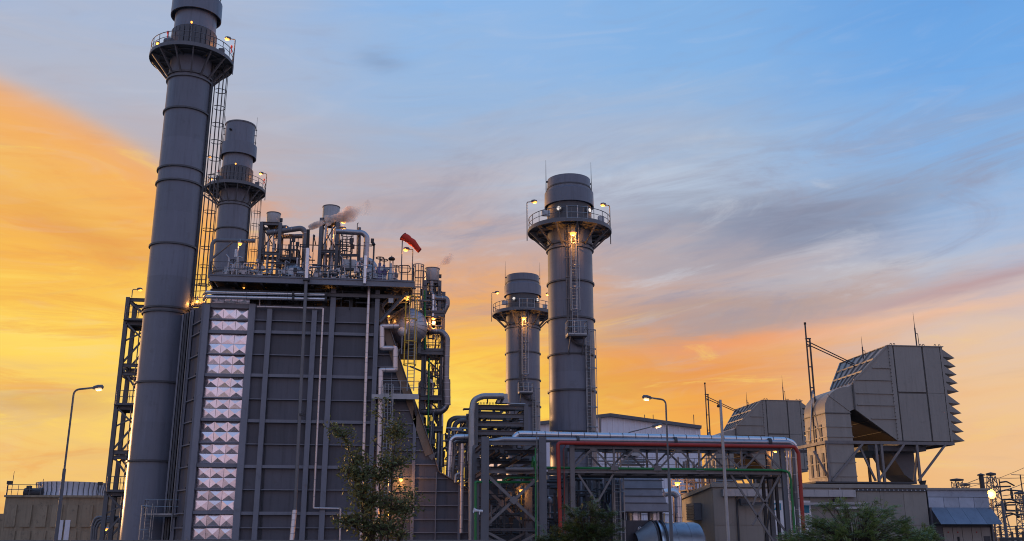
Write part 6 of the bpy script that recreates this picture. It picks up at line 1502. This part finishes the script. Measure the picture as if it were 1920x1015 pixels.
bark = mat('bark', (0.075, 0.058, 0.042), 0.9, 0, 0.3, 6, bump=0.4, bscale=14)
rnd = random.Random(4)
def leaf(mb, p, d, L, W):
    d = d.normalized(); up = Vector((rnd.uniform(-1, 1), rnd.uniform(-1, 1), rnd.uniform(0.0, 1.2))).normalized()
    s = d.cross(up)
    if s.length < 1e-3: return
    s.normalize(); n = s.cross(d) * (W * 0.35)
    mb.add([p, p + d * L * .35 + s * W / 2 + n, p + d * L * .75 + s * W * .38 + n, p + d * L, p + d * L * .75 - s * W * .38 + n, p + d * L * .35 - s * W / 2 + n, p + d * L * .5],
           [(0, 1, 6), (1, 2, 6), (2, 3, 6), (3, 4, 6), (4, 5, 6), (5, 0, 6)])
YTR = 36.0
TR = thing('young_tree', 'slender leafy young tree in front of the boiler wall', 'tree', (PX(712, 1000, YTR), YTR, 0))
base = Vector((PX(712, 1000, YTR), YTR, 0))
wood = MB(); crown = MB()
stems = [[(716, 1100), (714, 1000), (711, 900), (716, 830), (720, 758)], [(732, 1100), (733, 960), (735, 880), (742, 820), (748, 790)], [(690, 1100), (684, 1000), (676, 930), (664, 870), (645, 820), (628, 806)],
         [(705, 1100), (700, 1000), (692, 950), (672, 900), (655, 870)], [(745, 1100), (750, 1010), (762, 960), (775, 925)], [(722, 1100), (700, 1010), (660, 985), (622, 975)]]
tips = []
for k, st_ in enumerate(stems):
    pts = [P(x, y, YTR + rnd.uniform(-.35, .35)) for x, y in st_]; pts[0].z = max(0, min(pts[0].z, 0)); pts[0] = Vector((base.x + (pts[0].x - base.x) * .35, YTR + rnd.uniform(-.1, .1), 0))
    path = fillet(pts, 0.5, 4); wood.tube(path, (0.05, 0.012), 8)
    n = len(path)
    for i in range(2, n):
        for j in range(6 if k in (0, 1, 3) else 4):
            a = path[i].lerp(path[i - 1], rnd.random())
            if a.z < 1.2: continue
            f_ = i / n; ang = rnd.uniform(0, 2 * math.pi); ln = rnd.uniform(0.4, 1.25) * (1.15 - f_ * .6)
            if k in (2, 4): ln *= .7
            d = Vector((math.cos(ang), math.sin(ang) * .8, rnd.uniform(0.15, 0.9))).normalized()
            mid_ = a + d * ln * .5 + Vector((0, 0, .04)); e = a + d * ln + Vector((0, 0, rnd.uniform(-.1, .12)))
            wood.tube([a, mid_, e], (0.014, 0.005), 5); tips.append((a, mid_, e))
for (a, b, c) in tips:
    for t_ in range(rnd.randint(9, 16)):
        f_ = rnd.uniform(0.2, 1.05); p = a.lerp(b, f_ * 2) if f_ < .5 else b.lerp(c, f_ * 2 - 1)
        p = p + Vector([rnd.gauss(0, .12) for _ in range(3)])
        d = Vector((rnd.gauss(0, 1), rnd.gauss(0, 1), rnd.gauss(-.15, .7)))
        leaf(crown, p, d, rnd.uniform(.10, .19), rnd.uniform(.045, .085))
wood.build('trunk', bark, TR); o = crown.build('crown', leaf_tree, TR, smooth=False); o['kind'] = 'stuff'

def feathery(name, label, px, py_top, half_px, Y, nb, m_, seed, base_px=None, flat=1.0):
    global rnd
    rnd = random.Random(seed)
    s = (P(px + 1, 980, Y) - P(px, 980, Y)).length
    b = Vector((PX(base_px or px, 1000, Y), Y, 0)); T = thing(name, label, 'tree', b)
    zt_ = PZ(px, py_top, Y); wd = MB(); lf = MB(); cxx = PX(px, 980, Y)
    for k in range(nb):
        ang = rnd.uniform(0, 2 * math.pi); rad = half_px * s * math.sqrt(rnd.random())
        prof = (1 - (rad / (half_px * s)) ** 2.2)
        e = Vector((cxx + math.cos(ang) * rad, Y + math.sin(ang) * rad * .6, 0.9 + (zt_ - 0.9) * (0.28 + 0.62 * prof) * rnd.choice((rnd.uniform(.5, .95), rnd.uniform(.8, 1.2))) * flat))
        a = b + Vector((rnd.uniform(-.2, .2), rnd.uniform(-.2, .2), 0.3)); m1 = a.lerp(e, .55) + Vector((0, 0, .45))
        path = fillet([a, m1, e, e + (e - m1).normalized() * .35 - Vector((0, 0, rnd.uniform(.02, .2)))], .8, 5)
        wd.tube(path, (0.022, 0.004), 5)
        n = len(path)
        for i in range(n // 2, n):
            for j in range(3):
                q = path[i].lerp(path[i - 1], rnd.random()); d = Vector((math.cos(ang) + rnd.gauss(0, .7), math.sin(ang) + rnd.gauss(0, .7), rnd.gauss(.15, .35))).normalized()
                L = rnd.uniform(.22, .5); sd_ = d.cross(Vector((rnd.gauss(0, .35), rnd.gauss(0, .35), 1))).normalized(); up = sd_.cross(d)
                steps = int(L / .05)
                for w_ in range(2, steps):
                    p = q + d * (w_ * .05) - Vector((0, 0, .22 * (w_ * .05) ** 2))
                    ll = .115 * (1 - abs(w_ / steps - .5) * .9)
                    for sg_ in (-1, 1):
                        dd = (sd_ * sg_ + d * .55 + up * rnd.uniform(-.25, .25)).normalized() * ll * rnd.uniform(.7, 1.2); ww = d * .02
                        lf.add([p, p + dd * .5 + ww, p + dd, p + dd * .5 - ww], [(0, 1, 2, 3)])
    wd.build('trunk', bark, T); o = lf.build('crown', m_, T, smooth=False); o['kind'] = 'stuff'
    return T
feathery('feathery_shrub', 'spreading feathery green shrub in front of the tan building', 1600, 944, 128, 40.0, 190, leaf_bush, 8)
feathery('feathery_shrub', 'small feathery tip of foliage below the switch house awning', 1722, 985, 30, 41.0, 36, leaf_bush, 9)
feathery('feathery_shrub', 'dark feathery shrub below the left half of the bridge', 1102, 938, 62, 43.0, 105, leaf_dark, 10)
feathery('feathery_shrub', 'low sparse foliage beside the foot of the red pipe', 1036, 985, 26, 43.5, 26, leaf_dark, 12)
# amber wall lamp behind the young tree
wl = thing('wall_lamp', 'amber wall lamp on the boiler side behind the young tree', 'lamp', P(748, 900, 77.2))
bulkhead_lamp(wl, P(752, 897, 77.3), 0.16, amber, watts=120, name='fitting')
wl = thing('wall_lamp', 'second, lower amber wall lamp hidden among the tree leaves', 'lamp', P(727, 962, 77.0))
bulkhead_lamp(wl, P(727, 962, 77.1), 0.12, amber, watts=60, name='fitting')

# ------------------------------------------------------------------ steam
def plume(label, pts, r0, r1, dens, seed):
    path = fillet([P(*p) for p in pts], 1.0, 8); n = len(path); rn = random.Random(seed)
    mb = MB(); full = []
    for a, b in zip(path, path[1:]):
        k = max(1, int((b - a).length / .18)); full += [a.lerp(b, i / k) for i in range(k)]
    full.append(path[-1]); N = len(full)
    rs = [(r0 + (r1 - r0) * i / (N - 1)) * (1 + .28 * math.sin(i * .55 + rn.random())) for i in range(N)]
    rs[-1] = .02
    base = len(mb.v); seg = 14
    mb.tube(full, 1.0, seg, cap=True)
    for i in range(N):
        for k in range(seg):
            v = mb.v[i * seg + k]; mb.v[i * seg + k] = full[i] + (v - full[i]) * rs[i]
    m = bpy.data.materials.new('steam'); m.use_nodes = True; t = NT(m.node_tree)
    vol = t.n('ShaderNodeVolumePrincipled'); o = t.n('ShaderNodeOutputMaterial'); t.link(vol.outputs[0], o.inputs['Volume'])
    tcn = t.n('ShaderNodeTexCoord'); nz = t.noise(tcn.outputs['Object'], 0.9, 3.0, .5, .4)
    sp = t.n('ShaderNodeSeparateXYZ'); t.link(tcn.outputs['Generated'], sp.inputs[0])
    fade = t.m('SUBTRACT', 1.0, t.sstep(sp.outputs[0], .35, 1.0))
    d = t.m('MULTIPLY', t.m('MULTIPLY', t.sstep(nz, .30, .66), fade), dens)
    t.link(d, vol.inputs['Density']); vol.inputs['Color'].default_value = (1.0, 0.86, 0.78, 1); vol.inputs['Anisotropy'].default_value = .6
    ob = single(mb, 'steam_plume', m, label, 'steam'); ob['kind'] = 'stuff'
    return ob
plume('wisp of steam drifting right past the middle silencer', [(579, 428, 76.0), (610, 415, 75.8), (650, 404, 75.6), (700, 388, 75.4)], .19, .7, 8.0, 1)
plume('faint wisp of steam rising from the right silencer', [(818, 506, 82.4), (828, 494, 82.2), (842, 486, 82), (852, 478, 82)], .15, .45, 6.0, 2)
